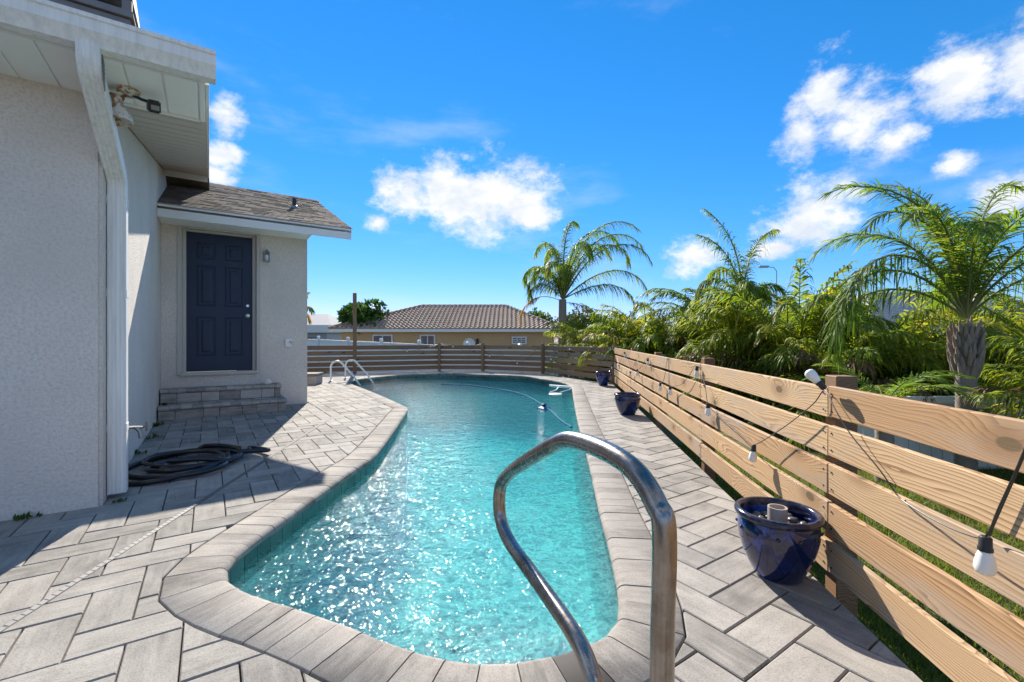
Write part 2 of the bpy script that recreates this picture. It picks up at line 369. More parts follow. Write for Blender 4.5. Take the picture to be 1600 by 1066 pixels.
# leaves
def leaf(key, a, bcol, c3=None, trans=.52):
    m = bpy.data.materials.new(key); m.use_nodes = True; nt = m.node_tree; nt.nodes.clear(); o = N(nt, 'ShaderNodeOutputMaterial')
    oi = N(nt, 'ShaderNodeObjectInfo'); ge = N(nt, 'ShaderNodeNewGeometry'); n = NOISE(nt, COORD(nt), 2.0, 3)
    t = MATH(nt, 'ADD', MATH(nt, 'MULTIPLY', oi.outputs['Random'], .35), MATH(nt, 'MULTIPLY', ge.outputs['Random Per Island'], .45)); t = MATH(nt, 'ADD', t, MATH(nt, 'MULTIPLY', n, .35))
    c = RAMP(nt, t, [(.15, a), (.65, bcol), (.95, c3 or bcol)])
    p = N(nt, 'ShaderNodeBsdfPrincipled', i_Roughness=.5); L(nt, c, p.inputs['Base Color']); p.inputs['Specular IOR Level'].default_value = .22
    tr = N(nt, 'ShaderNodeBsdfTranslucent'); L(nt, MIXC(nt, 1.0, c, (1.5, 1.55, .7), 'MULTIPLY'), tr.inputs[0])
    mx = N(nt, 'ShaderNodeMixShader'); mx.inputs[0].default_value = trans; L(nt, p.outputs[0], mx.inputs[1]); L(nt, tr.outputs[0], mx.inputs[2]); L(nt, mx.outputs[0], o.inputs[0]); M[key] = m
leaf('palm_leaf', (.08,.145,.02), (.17,.25,.035), (.33,.32,.06))
leaf('areca_leaf', (.08,.14,.018), (.22,.27,.03), (.48,.38,.05))
leaf('shrub_leaf', (.022,.052,.010), (.06,.105,.017), (.17,.16,.03), .38)
leaf('tree_leaf', (.022,.055,.012), (.05,.11,.02), (.12,.16,.035), .35)
leaf('dry_leaf', (.36,.20,.04), (.52,.30,.05), (.58,.38,.10), .4)
leaf('brown_leaf', (.10,.065,.04), (.17,.11,.065), (.25,.18,.11), .3)
leaf('grass', (.06,.095,.015), (.12,.155,.025), (.23,.20,.07), .5)
leaf('far_leaf', (.045,.06,.03), (.08,.095,.05), (.13,.12,.08), .3)
simple('rachis', (.16,.16,.05), .6, var=.3)
# terrain
m, nt, b = MAT('lawn', (.06,.075,.02), .95); v = COORD(nt); n = NOISE(nt, v, .6, 6); n2 = NOISE(nt, v, 25, 5, .7)
c = MIXC(nt, SMOOTH(nt, n, .35, .65), (.08,.11,.025), (.14,.13,.045)); c = MIXC(nt, n2, MIXC(nt, 1.0, c, (.5,.5,.5), 'MULTIPLY'), c)
L(nt, c, b.inputs['Base Color']); BUMP(nt, b, n2, .6, .03); M['lawn'] = m
# shingles / roof tiles
m, nt, b = MAT('shingle', (.16,.13,.11), .95, spec=.15); ge = N(nt, 'ShaderNodeNewGeometry'); v = COORD(nt); n = NOISE(nt, v, 120, 4, .7); n2 = NOISE(nt, v, 2, 4)
t = MATH(nt, 'ADD', MATH(nt, 'MULTIPLY', ge.outputs['Random Per Island'], .55), MATH(nt, 'MULTIPLY', n2, .4))
c = RAMP(nt, t, [(.1, (.14,.115,.10)), (.5, (.22,.18,.155)), (.9, (.33,.275,.235))]); c = MIXC(nt, n, MIXC(nt, 1.0, c, (.6,.6,.6), 'MULTIPLY'), c)
L(nt, c, b.inputs['Base Color']); BUMP(nt, b, n, .5, .004); M['shingle'] = m
m, nt, b = MAT('rooftile', (.30,.2,.15), .85); v = COORD(nt); n = NOISE(nt, v, 2.5, 4, .7); n2 = NOISE(nt, v, 14, 3)
c = MIXC(nt, SMOOTH(nt, n, .3, .7), (.36,.25,.18), (.50,.38,.30)); c = MIXC(nt, SMOOTH(nt, n2, .4, .7), c, (.27,.185,.14)); L(nt, c, b.inputs['Base Color']); M['rooftile'] = m

# ------------------------------------------------------------------ plan of the place
C0 = Vector((-2.66, 2.907, 0)); A = Vector((.829, .560, 0)).normalized(); B = Vector((-A.y, A.x, 0)); HROT = math.atan2(A.y, A.x)
def HW(x, y, z=0): return C0 + A*x + B*y + Vector((0, 0, z))
FX0, FK = 1.174, .12                                     # right fence: X = FX0 + FK*Y
def fence_x(Y): return FX0 + FK*Y
far_posts = [Vector((2.482, 10.9, 0)), Vector((1.02, 14.0, 0)), Vector((-.955, 15.2, 0)), Vector((-2.47, 15.3, 0)), Vector((-4.96, 14.3, 0)), Vector((-8.0, 13.0, 0))]

# pool edge (bullnose edge of the coping), measured points
secA = [(543,597),(557.5,593),(573.7,590.7),(606,587.4),(638.7,585),(700,583.4),(748.7,584.7),(781,585.8),(820,587.4),(846,591.5),(872,595.6),(886.5,599.8),(892.6,605),(895,617.5),(903,660),(911.4,690.5),(923,736),(934.3,789.5),(947.6,839),(959,888.6),(964.8,923),(964.8,961),(949.5,984),(911.4,1003),(854,1020),(797,1030),(743,1030),(682,1020),(625,1004),(553.6,975),(462,944),(420.5,933),(386.3,919.5),(362,907),(354.6,895),(361,876),(376.6,862),(406.3,838),(458.8,801.3),(511.4,763.2),(550.8,735.6),(582,714.6),(600,694),(639.6,637.1)]
secB = [(639.6,637.1),(596.5,617.5),(543,597)]
def smoothpath(px, step=.02):
    P = [G(u, v) for u, v in px]; P = [P[0]*2-P[1]] + P + [P[-1]*2-P[-2]]; out = []
    for i in range(1, len(P)-2):
        p0, p1, p2, p3 = P[i-1:i+3]
        t0 = 0; t1 = t0+(p1-p0).length**.5; t2 = t1+(p2-p1).length**.5; t3 = t2+(p3-p2).length**.5
        n = max(2, int((p2-p1).length/step))
        for k in range(n):
            t = t1+(t2-t1)*k/n
            a1 = p0*((t1-t)/(t1-t0))+p1*((t-t0)/(t1-t0)); a2 = p1*((t2-t)/(t2-t1))+p2*((t-t1)/(t2-t1)); a3 = p2*((t3-t)/(t3-t2))+p3*((t-t2)/(t3-t2))
            b1 = a1*((t2-t)/(t2-t0))+a2*((t-t0)/(t2-t0)); b2 = a2*((t3-t)/(t3-t1))+a3*((t-t1)/(t3-t1))
            out.append(b1*((t2-t)/(t2-t1))+b2*((t-t1)/(t2-t1)))
    return out
def resample(path, step, closed_to):
    pts = path + [closed_to]; Ls = [0]
    for i in range(1, len(pts)): Ls.append(Ls[-1]+(pts[i]-pts[i-1]).length)
    n = round(Ls[-1]/step); out = []; j = 0
    for k in range(n):
        d = Ls[-1]*k/n
        while Ls[j+1] < d: j += 1
        t = (d-Ls[j])/max(1e-9, Ls[j+1]-Ls[j]); out.append(pts[j].lerp(pts[j+1], t))
    return out
sa, sb = smoothpath(secA), smoothpath(secB)
edge = resample(sa, .118, sb[0]) + resample(sb, .118, sa[0])
NE = len(edge)
def normals(P):
    out = []; n = len(P)
    area = sum(P[i].x*P[(i+1) % n].y-P[(i+1) % n].x*P[i].y for i in range(n))
    s = 1 if area > 0 else -1
    for i in range(n):
        d1 = (P[i]-P[i-1]).normalized(); d2 = (P[(i+1) % n]-P[i]).normalized(); t = (d1+d2).normalized()
        nn = Vector((t.y, -t.x, 0))*s; c = max(.7, nn.dot(Vector((d1.y, -d1.x, 0))*s)); out.append(nn/c)
    return out
enorm = normals(edge)          # pointing away from the water
def off(d): return [p+n*d for p, n in zip(edge, enorm)]
COPW = .245
def inside(p, poly):
    c = False; j = len(poly)-1
    for i in range(len(poly)):
        a, b = poly[i], poly[j]
        if (a[1] > p[1]) != (b[1] > p[1]) and p[0] < (b[0]-a[0])*(p[1]-a[1])/(b[1]-a[1])+a[0]: c = not c
        j = i
    return c
outer = [(p.x, p.y) for p in off(COPW+.006)]
outer_in = [(p.x, p.y) for p in off(COPW-.03)]

# ------------------------------------------------------------------ setting: terrain
def ground_z(x, y):
    t = min(1, max(0, (x-1.2)/4.0)); zr = -.30-.32*t
    tf = min(1, max(0, (y-14)/8.0)); zf = -.32-.36*tf
    z = min(zr, zf) if (x > 0) else zf
    return z + .03*math.sin(x*1.3)*math.cos(y*.9)
def terrain():
    xs = sorted(set([-160,-110,-80,-60,-45,-34,-26,-20,-15] + [i*.75-11 for i in range(34)] + [16,18,21,25,30,36,45,60,80,110,160]))
    ys = sorted(set([-60,-40,-25,-15,-9,-5] + [i*.75-3 for i in range(36)] + [26,29,33,38,44,52,62,75,95,120,160,220,320]))
    vs = []; fs = []; nx = len(xs)
    for y in ys:
        for x in xs: vs.append((x, y, ground_z(x, y)))
    for j in range(len(ys)-1):
        for i in range(nx-1):
            x, y = (xs[i]+xs[i+1])/2, (ys[j]+ys[j+1])/2
            cs = [(xs[i+a], ys[j+b]) for a in (0,1) for b in (0,1)]
            if x < .9 and -8 < y < 15 and x > -8: continue        # the pool terrace stands here
            if any(inside(c, outer) for c in cs): continue
            fs.append((j*nx+i, j*nx+i+1, (j+1)*nx+i+1, (j+1)*nx+i))
    mb = MB(); mb.v = vs; mb.f = fs
    tag(mb.build('terrain', M['lawn'], smooth=60), kind='structure')
terrain()

# deck: bedding sheet, then the pavers one by one
deck_poly = [(-8.5,-1.5), (fence_x(-1.5)-.045,-1.5)] + [(fence_x(y)-.045, y) for y in (0, 3, 6, 9, 10.8)] + [(p.x+.0, p.y-.02) for p in far_posts[1:]] + [(-8.5, 12.8)]
def cdt_region(polys, keep):
    V = []; E = []
    for poly in polys:
        o = len(V); V += [Vector((x, y)) for x, y in poly]; n = len(poly); E += [(o+i, o+(i+1) % n) for i in range(n)]
    r = geometry.delaunay_2d_cdt(V, E, [], 0, 1e-6)
    vs, fs = r[0], r[2]
    tri = [f for f in fs if keep(((vs[f[0]].x+vs[f[1]].x+vs[f[2]].x)/3, (vs[f[0]].y+vs[f[1]].y+vs[f[2]].y)/3))]
    return vs, tri
deck = bpy.data.objects.new('pool_deck', None); COL.objects.link(deck); deck['kind'] = 'structure'
vs, tri = cdt_region([deck_poly, outer_in], lambda p: inside(p, deck_poly) and not inside(p, outer_in))
mb = MB(); mb.v = [(p.x, p.y, -.016) for p in vs]; mb.f = tri; mb.build('bedding', M['joint'], deck)
mb = MB()
for i in range(len(deck_poly)):
    (x0, y0), (x1, y1) = deck_poly[i], deck_poly[(i+1) % len(deck_poly)]
    mb.add([(x0,y0,-.9),(x1,y1,-.9),(x1,y1,-.018),(x0,y0,-.018)], [(0,1,2,3)])
mb.build('terrace_side', M['joint'], deck)

tag(MB().box(-8.5, .93, -8, -1.505, -.1, -.004).build('bounce_patio', M['paver']), kind='structure')  # unseen slab behind the camera, added to bounce sunlight onto the shaded walls
PW, PG = .165, .006
def paver_tris(poly, tris, top=0.0, bot=-.05, ch=.004):
    """poly pieces given as merged triangles: top face, chamfer, sides"""
    bm = bmesh.new(); vv = [bm.verts.new((p[0], p[1], top)) for p in poly]
    for t in tris:
        try: bm.faces.new([vv[i] for i in t])
        except ValueError: pass
    bm.normal_update()
    for f in bm.faces:
        if f.normal.z < 0: f.normal_flip()
    bmesh.ops.dissolve_limit(bm, angle_limit=.01, verts=bm.verts, edges=bm.edges)
    bm.faces.ensure_lookup_table()
    return bm
def ring_mesh(bm, bot=-.05, ch=.004):
    me_v = []; me_f = []
    for f in bm.faces:
        P = [Vector((v.co.x, v.co.y)) for v in f.verts]; n = len(P)
        if f.normal.z < 0: P.reverse()
        inn = []
        for i in range(n):
            d1 = (P[i]-P[i-1]).normalized(); d2 = (P[(i+1) % n]-P[i]).normalized(); t = d1+d2
            t = t.normalized() if t.length > 1e-4 else d1
            nn = Vector((-t.y, t.x)); inn.append(P[i]+nn*ch/max(.5, nn.dot(Vector((-d1.y, d1.x)))))
        o = len(me_v)
        me_v += [(p.x, p.y, bm_top) for p in inn] + [(p.x, p.y, bm_top-ch*.9) for p in P] + [(p.x, p.y, bot) for p in P]
        me_f.append(tuple(o+i for i in range(n)))
        for i in range(n):
            j = (i+1) % n
            me_f += [(o+i, o+n+i, o+n+j, o+j), (o+n+i, o+2*n+i, o+2*n+j, o+n+j)]
    return me_v, me_f
bm_top = 0.0
fullmesh = MB()
hx, hy = PW-PG/2, PW/2-PG/2
fbm = paver_tris([(-hx,-hy),(hx,-hy),(hx,hy),(-hx,hy)], [(0,1,2),(0,2,3)]); fv, ff = ring_mesh(fbm); fullmesh.v, fullmesh.f = fv, ff
full_me = fullmesh.mesh('paver', M['paver'])
shapes = []                                   # (size in the picture, centre, rotation, clipped polygon or None)
house_in = lambda lx, ly: (lx < -.06 and ly > .06) or (lx < 1.9 and ly > 4.36)
o_bb = (min(p[0] for p in outer)-.4, max(p[0] for p in outer)+.4, min(p[1] for p in outer)-.4, max(p[1] for p in outer)+.4)
for i in range(-50, 85):
    for j in range(-50, 108):
        s = (i-j) % 4
        if s == 0: lx, ly, rot = (i+1)*PW, (j+.5)*PW, 0
        elif s == 2: lx, ly, rot = (i+.5)*PW, j*PW, math.pi/2
        else: continue
        if house_in(lx, ly): continue
        w = HW(lx, ly)
        if not (-8.4 < w.x < 3 and -1.4 < w.y < 15.6): continue
        rc = []
        for cx, cy in ((-hx,-hy),(hx,-hy),(hx,hy),(-hx,hy)):
            q = HW(lx + (cx if rot == 0 else -cy), ly + (cy if rot == 0 else cx)); rc.append((q.x, q.y))
        ind = [inside(c, deck_poly) for c in rc]
        inp = [inside(c, outer) for c in rc]
        near_pool = o_bb[0] < w.x < o_bb[1] and o_bb[2] < w.y < o_bb[3] and any((w.x-q[0])**2+(w.y-q[1])**2 < .09 for q in outer)
        if all(inp) or (not any(ind)): continue
        clip = None
        if any(inp) or not all(ind) or near_pool:
            vs, tri = cdt_region([rc, outer, deck_poly], lambda p: inside(p, rc) and inside(p, deck_poly) and not inside(p, outer))
            ar = sum(abs((vs[t[1]]-vs[t[0]]).cross(vs[t[2]]-vs[t[0]]))/2 for t in tri)
            if ar < .0012: continue
            if ar < .995*4*hx*hy: clip = (vs, tri)
        Yd = w.y; size = 0
        if Yd > .85:
            u = CX+F*w.x/Yd; v = HZ+F*CAMH/Yd
            if -60 < u < 1660 and v < 1130: size = 1/Yd**3
        shapes.append((size, w, HROT+rot, clip))
shapes.sort(key=lambda t: -t[0])
rest = MB(); cnt = 0
for size, w, rot, clip in shapes:
    dz = rnd.uniform(-.0018, .0018)
    if clip is None:
        if cnt < 299 and size > 0:
            link('paver', full_me, deck, (w.x, w.y, dz), (rnd.uniform(-.004,.004), rnd.uniform(-.004,.004), rot)); cnt += 1
        else: rest.add(fv, ff, Matrix.Translation((w.x, w.y, dz)) @ Matrix.Rotation(rot, 4, 'Z'))
    else:
        vs, tri = clip
        Mi = Matrix.Rotation(-rot, 4, 'Z') @ Matrix.Translation((-w.x, -w.y, 0))
        loc = [(Mi @ Vector((p.x, p.y, 0))) for p in vs]
        used = sorted(set(k for t in tri for k in t)); mp_ = {k: q for q, k in enumerate(used)}
        bm = paver_tris([loc[k] for k in used], [tuple(mp_[k] for k in t) for t in tri]); cv, cf = ring_mesh(bm); bm.free()
        mb = MB(); mb.v, mb.f = cv, cf
        if cnt < 299 and size > 0:
            mb.build('paver', M['paver'], deck, loc=(w.x, w.y, dz), rot=rot); cnt += 1
        else: rest.add(cv, cf, Matrix.Translation((w.x, w.y, dz)) @ Matrix.Rotation(rot, 4, 'Z'))
tag(rest.build('distant_pavers', M['paver'], deck), kind='stuff')

# slot drain set in the deck
D = [Vector((-1.80, .9, 0)), Vector((-1.90, 1.68, 0)), Vector((-2.5, 6.25, 0)), Vector((-4.1, 8.65, 0))]
drain = thing('slot_drain', 'long narrow white slot drain set between the deck pavers beside the house', 'drain')
ch_, sl_ = MB(), MB()
for p, q in zip(D[:-1], D[1:]):
    d = (q-p).normalized(); n = Vector((-d.y, d.x, 0)); Ld = (q-p).length
    Mx = Matrix(((d.x, n.x, 0, p.x), (d.y, n.y, 0, p.y), (0,0,1,0), (0,0,0,1)))
    ch_.box(0, Ld, -.016, .016, -.03, .0022, Mx)
    k = 0.0
    while k < min(Ld-.03, 1.25 if q is D[2] else (9 if q is D[1] else 0)):
        sl_.add([(k,-.013,.0024),(k+.028,-.013,.0024),(k+.038,.013,.0024),(k+.010,.013,.0024),(k,-.013,.0032),(k+.028,-.013,.0032),(k+.038,.013,.0032),(k+.010,.013,.0032)], [(4,5,6,7),(0,1,5,4),(1,2,6,5),(2,3,7,6),(3,0,4,7)], Mx)
        k += .034
ch_.build('channel', M['drain_grey'], drain); tag(sl_.build('grate_bars', M['grate'], drain), kind='stuff')

# ------------------------------------------------------------------ swimming pool
pool = thing('swimming_pool', 'curved swimming pool with grey bullnose coping and turquoise water', 'swimming pool')
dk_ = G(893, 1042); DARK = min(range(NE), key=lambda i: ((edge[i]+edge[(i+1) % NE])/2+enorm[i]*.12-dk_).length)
prof = [(COPW,-.06),(COPW,-.006),(COPW-.006,0),(.036,0),(.018,-.005),(.005,-.017),(0,-.03),(.004,-.043),(.016,-.054),(.036,-.06)]
for i in range(NE):
    j = (i+1) % NE; a, b_ = edge[i], edge[j]; na, nb = enorm[i], enorm[j]; c = (a+na*.12+b_+nb*.12)/2
    t = (b_-a).normalized(); gap = t*.0022; dz = rnd.uniform(-.001, .0025)
    rotz = math.atan2(na.y+nb.y, na.x+nb.x); Mi = Matrix.Rotation(-rotz, 4, 'Z') @ Matrix.Translation(-c)
    vs = [Mi @ (a+gap+na*d+Vector((0,0,z+dz))) for d, z in prof] + [Mi @ (b_-gap+nb*d+Vector((0,0,z+dz))) for d, z in prof]
    n = len(prof)
    mb = MB().add(vs, [tuple(range(n)), tuple(range(2*n-1, n-1, -1))] + [(k, n+k, n+(k+1) % n, (k+1) % n) for k in range(n)])
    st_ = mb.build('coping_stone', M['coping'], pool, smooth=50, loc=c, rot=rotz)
    if i == DARK: st_.data.materials[0] = M['coping_dark']; st_['label'] = 'coping stone coloured dark brown'
WZ = -.125
def floor_z(x, y):
    t = min(1, max(0, (y-2.2)/6.0)); return -1.12 - .45*t*t*(3-2*t)
wall = off(.038); tile_in = off(.030)
mb = MB(); lev = [-.058, -.25, -.55, -.8, None]
for k, z in enumerate(lev):
    for p in wall: mb.v.append((p.x, p.y, z if z is not None else floor_z(p.x, p.y)))
for k in range(len(lev)-1):
    for i in range(NE): j = (i+1) % NE; mb.f.append((k*NE+i, k*NE+j, (k+1)*NE+j, (k+1)*NE+i))
gx = np.arange(-4.4, 1.5, .35); gy = np.arange(1.6, 14.4, .35); wl = [(p.x, p.y) for p in wall]
ip = [Vector((x, y)) for x in gx for y in gy if inside((x, y), wl) and min((x-q[0])**2+(y-q[1])**2 for q in wl) > .02]
V2 = [Vector(p) for p in wl]; r = geometry.delaunay_2d_cdt(V2+ip, [(i, (i+1) % NE) for i in range(NE)], [], 1, 1e-6)
o = len(mb.v); mb.v += [(p.x, p.y, floor_z(p.x, p.y)) for p in r[0]]; mb.f += [tuple(o+i for i in f) for f in r[2]]
mb.build('pool_shell', M['plaster'], pool, smooth=40)
# entry shelf at the near end
cl = Vector((.02, 1.45))
for k, (rad, zt) in enumerate(((.62, -.40), (.95, -.68))):
    poly = []
    for p in wall:
        q = Vector((p.x, p.y)); d = q-cl
        poly.append(tuple(cl+d.normalized()*min(d.length-.01, rad)) )
    MB().prism(poly, -1.02, zt).build('entry_step', M['plaster'], pool, bevel=.02)
TH = .148
for i in range(NE):
    j = (i+1) % NE; a, b_ = tile_in[i], tile_in[j]; na, nb = enorm[i], enorm[j]; t = (b_-a).normalized()*.0018; c = (a+b_)/2+Vector((0,0,-.135))
    if c.y < 1: continue
    P = []
    for z in (-.062, -.062-TH):
        for q, n_, g in ((a, na, t), (b_, nb, -t)):
            P.append(q+g+Vector((0,0,z))-c); P.append(q+g+n_*.01+Vector((0,0,z))-c)
    MB().add(P, [(0,2,3,1),(4,5,7,6),(0,4,6,2),(1,3,7,5),(0,1,5,4),(2,6,7,3)]).build('waterline_tile', M['tile'], pool, loc=c)
wout = off(.07); mb = MB(); mb.v = [(p.x, p.y, WZ) for p in wout] + [(p.x, p.y, -2.4) for p in wout]
r = geometry.delaunay_2d_cdt([Vector((p.x, p.y)) for p in wout], [(i, (i+1) % NE) for i in range(NE)], [], 1, 1e-6)
mb.f = [tuple(f) for f in r[2]] + [tuple(NE+i for i in reversed(f)) for f in r[2]] + [(i, NE+i, NE+(i+1) % NE, (i+1) % NE) for i in range(NE)]
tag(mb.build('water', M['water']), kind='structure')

# ------------------------------------------------------------------ the house
house = thing('house', 'grey stucco house with navy side door and low brown shingle roof over it', 'house', C0, HROT)
mb = MB(); mb.box(-7, 0, 0, .2, -.1, 2.75).build('wall', M['stucco'], house, bevel=.02, seg=2)
MB().prism([(.204,-.1),(7.0,-.1),(7.0,3.25),(5.0,3.718),(.204,2.702)], -.2, -.004, Matrix(((0,0,1,0),(1,0,0,0),(0,1,0,0),(0,0,0,1)))).build('wall', M['stucco'], house)
OX0, OX1, OZ0, OZ1, BY = .24, 1.20, .57, 2.735, 4.303
mb = MB(); mb.box(-.002, OX0, BY, BY+.2, -.1, 2.80).box(OX1, 1.946, BY, BY+.2, -.1, 2.80).box(OX0, OX1, BY, BY+.2, -.1, OZ0).box(OX0, OX1, BY, BY+.2, OZ1, 2.80)
mb.build('wall', M['stucco'], house)
mb = MB(); mb.box(1.746, 1.944, BY+.202, 8.6, -.1, 2.80).build('wall', M['stucco'], house)
mb = MB()
mb.v = [(1.944, BY+.02, 2.801), (1.944, 9.0, 2.801), (1.944, 6.7, 4.05), (1.80, BY+.02, 2.801), (1.80, 9.0, 2.801), (1.80, 6.7, 4.05)]; mb.f = [(0,1,2),(3,5,4),(0,3,4,1),(1,4,5,2),(2,5,3,0)]
mb.build('gable_wall', M['stucco'], house)
# stucco band round the door
for (x0, x1, z0, z1) in ((OX0-.055, OX0, OZ0-.03, OZ1+.05), (OX1, OX1+.055, OZ0-.03, OZ1+.05), (OX0, OX1, OZ1, OZ1+.05)):
    MB().box(x0, x1, BY-.012, BY-.001, z0, z1).build('door_surround', M['door_frame'], house, bevel=.003)
MB().box(OX0-.02, OX1+.02, BY-.05, BY+.1, OZ0-.035, OZ0+.012).build('door_sill', M['door_frame'], house, bevel=.006)
for (x0, x1, z0, z1) in ((OX0+.002, OX0+.05, OZ0+.014, OZ1-.002), (OX1-.05, OX1-.002, OZ0+.014, OZ1-.002), (OX0+.052, OX1-.052, OZ1-.035, OZ1-.002)):
    MB().box(x0, x1, BY+.075, BY+.17, z0, z1).build('door_frame', M['door_frame'], house, bevel=.003)
DX0, DX1, DZ0, DZ1 = OX0+.0515, OX1-.0515, OZ0+.016, OZ1-.0365
MB().box(OX0+.003, OX1-.003, BY+.172, BY+.19, OZ0+.014, OZ1-.003).build('added_light_block', M['dark_gap'], house)  # added dark panel, blocks light leaking round the door from the hollow wall
door = MB().box(DX0, DX1, BY+.115, BY+.155, DZ0, DZ1).build('door', M['door_navy'], house); tag(door, 'navy blue six-panel door')
dw, dh = DX1-DX0, DZ1-DZ0
fy = BY+.115
for cx in (.29, .71):
    for z0, z1 in ((.815, .93), (.475, .765), (.115, .395)):
        xa, xb = DX0+dw*(cx-.135), DX0+dw*(cx+.135); za, zb = DZ0+dh*z0, DZ0+dh*z1
        q = MB()
        def fr(i, y): return [(xa+i, y, za+i), (xb-i, y, za+i), (xb-i, y, zb-i), (xa+i, y, zb-i)]
        rings = [fr(-.004, fy-.0015), fr(.004, fy-.010), fr(.014, fy-.010), fr(.022, fy-.002), fr(.05, fy-.002), fr(.072, fy-.010)]
        q.v = [p for rg in rings for p in rg]
        q.f = [(4*k+i, 4*k+(i+1) % 4, 4*k+4+(i+1) % 4, 4*k+4+i) for k in range(5) for i in range(4)] + [(20,21,22,23)]
        q.build('door_panel', M['door_navy'], door)
kx = DX1-.065
def knob(z, big):
    q = MB(); Mx = Matrix.Translation((kx, fy-.001, z)) @ Matrix.Rotation(R(90), 4, 'X')
    if big: q.lathe([(.032,0),(.032,.006),(.012,.012),(.011,.03),(.024,.037),(.030,.05),(.027,.064),(.012,.070)], 20, Mx); q.build('door_knob', M['steel_satin'], door, smooth=40)
    else: q.lathe([(.030,0),(.030,.010),(.022,.02),(.020,.024)], 20, Mx); q.build('deadbolt', M['steel_satin'], door, smooth=40)
knob(DZ0+dh*.41, True); knob(DZ0+dh*.485, False)

# small roof over the door: deck, shingle courses, fascia, soffit, ridge
EY, EX, EZ = 3.70, 2.515, 2.90; RY, RZ = 6.78, 4.16
sl = (RZ-EZ)/(RY-EY)
rt = MB(); rt.v = [(.0,EY+.0,EZ-.02),(EX,EY,EZ-.02),(EX,RY,RZ-.02),(.0,RY,RZ-.02),(.0,RY+3.1,EZ-.02),(EX,RY+3.1,EZ-.02)]
rt.v += [(x,y,z-.05) for x,y,z in rt.v]
rt.f = [(0,1,2,3),(3,2,5,4),(6,9,8,7),(9,10,11,8),(0,6,7,1),(1,7,8,2),(2,8,11,5),(4,5,11,10),(0,3,9,6),(3,4,10,9)]
roof = rt.build('porch_roof', M['shingle'], house)
sh = MB(); nrow = 27; slen = math.hypot(RY-EY, RZ-EZ); ex = slen/nrow
ang = math.atan2(RZ-EZ, RY-EY)
Ms = Matrix.Translation((0, EY-.02, EZ-.012)) @ Matrix.Rotation(ang, 4, 'X')
for r_ in range(nrow):
    x = .003; k = 0
    while x < EX+.018:
        w_ = rnd.uniform(.11, .30); x1 = min(EX+.02, x+w_); th = rnd.choice((.007, .009, .013))
        y0 = r_*ex + rnd.uniform(-.004, .004)
        sh.add([(x+.002,y0,.002),(x1-.002,y0,.002),(x1-.002,y0,.002+th),(x+.002,y0,.002+th),(x+.002,y0+ex*1.15,.001),(x1-.002,y0+ex*1.15,.001)], [(0,1,2,3),(3,2,5,4),(0,3,4),(1,5,2)], Ms)
        x = x1
tag(sh.build('shingles', M['shingle'], roof), kind='stuff')
rc_ = MB(); k = 0.03
while k < EX:
    rc_.add([(k,RY-.12,RZ-.055),(k,RY,RZ+.016),(k,RY+.12,RZ-.055),(k+.2,RY-.12,RZ-.062),(k+.2,RY,RZ+.006),(k+.2,RY+.12,RZ-.062)], [(0,1,4,3),(1,2,5,4),(0,2,1)]); k += .17
tag(rc_.build('ridge_caps', M['shingle'], roof), kind='stuff')
MB().box(0.0, EX-.002, EY, EY+.02, 2.72, 2.895).build('fascia', M['fascia'], house, bevel=.002)
MB().box(-.0, EX, EY-.012, EY-.001, 2.86, 2.905).build('drip_edge', M['fascia'], house)
bb = MB(); bb.v = [(EX,EY+.001,2.72),(EX,EY+.001,2.87),(EX,RY,RZ-.03),(EX,RY+3.1,2.87),(EX,RY+3.1,2.72),(EX,RY,RZ-.18)]; bb.v += [(x-.02,y,z) for x,y,z in bb.v]
bb.f = [(0,1,2,5),(5,2,3,4),(6,11,8,7),(11,10,9,8),(0,6,7,1),(1,7,8,2),(2,8,9,3),(3,9,10,4),(4,10,11,5),(5,11,6,0)]
bb.build('rake_board', M['fascia'], house)
MB().box(.001, 1.944, EY+.021, BY+.004, 2.755, 2.765).build('soffit', M['soffit_white'], house)

# vent pipe on it
pt = RAY(460, 324.5, HW(0, EY, EZ), (B*(-math.sin(ang))+Vector((0,0,math.cos(ang)))))
vp = thing('vent_pipe', 'short dark vent pipe standing on the brown shingle roof', 'vent pipe', pt, HROT)
MB().lathe([(.036,-.05),(.036,.17),(.028,.17),(.028,.05)], 14).build('pipe', M['black_plastic'], vp, smooth=40)
MB().lathe([(.085,-.035),(.05,.03),(.037,.04)], 14, Matrix.Rotation(ang, 4, 'X')).build('flashing', M['lamp_grey'], vp, smooth=40)

# main roof: slab, rake soffit, front soffit panels, gutter, downspout, chimney
MS = .212; FY = -.56; RX = .575; SZ = 2.655; ME = 4.8
def mz(y, dz=0): return 2.80 + MS*(y-FY) + dz
q = MB()
sec = [(FY-.02, mz(FY-.02)), (ME, mz(ME)), (9.5, mz(ME)-.9), (9.5, mz(ME)-.95), (ME, mz(ME,-.05)), (FY-.02, mz(FY-.02,-.05))]
q.sweep(sec, -7, RX); mroof = q.build('main_roof', M['shingle'], house)
q = MB(); q.sweep([(FY-.012, SZ-.012), (FY+.005, SZ-.012), (FY+.005, mz(FY,-.055)), (FY-.012, mz(FY,-.055))], -7, RX-.02).build('fascia', M['fascia'], house)
x = RX-.055; k = 0
while x > -3.4:
    w_ = .178
    p = MB().box(x-w_+.004, x-.004, FY+.006, .012, SZ, SZ+.012); p.box(x-.0035, x+.0035, FY+.006, .012, SZ+.006, SZ+.014)
    p.build('soffit_panel', M['soffit_white'], house, bevel=.003)
    x -= w_; k += 1
MB().box(RX-.052, RX-.022, FY+.022, .03, SZ-.008, SZ+.03).build('soffit_end_trim', M['soffit_white'], house, bevel=.003)
MB().box(-6.6, RX-.053, .0125, .034, SZ-.014, SZ+.01).build('soffit_trim', M['soffit_white'], house, bevel=.002)
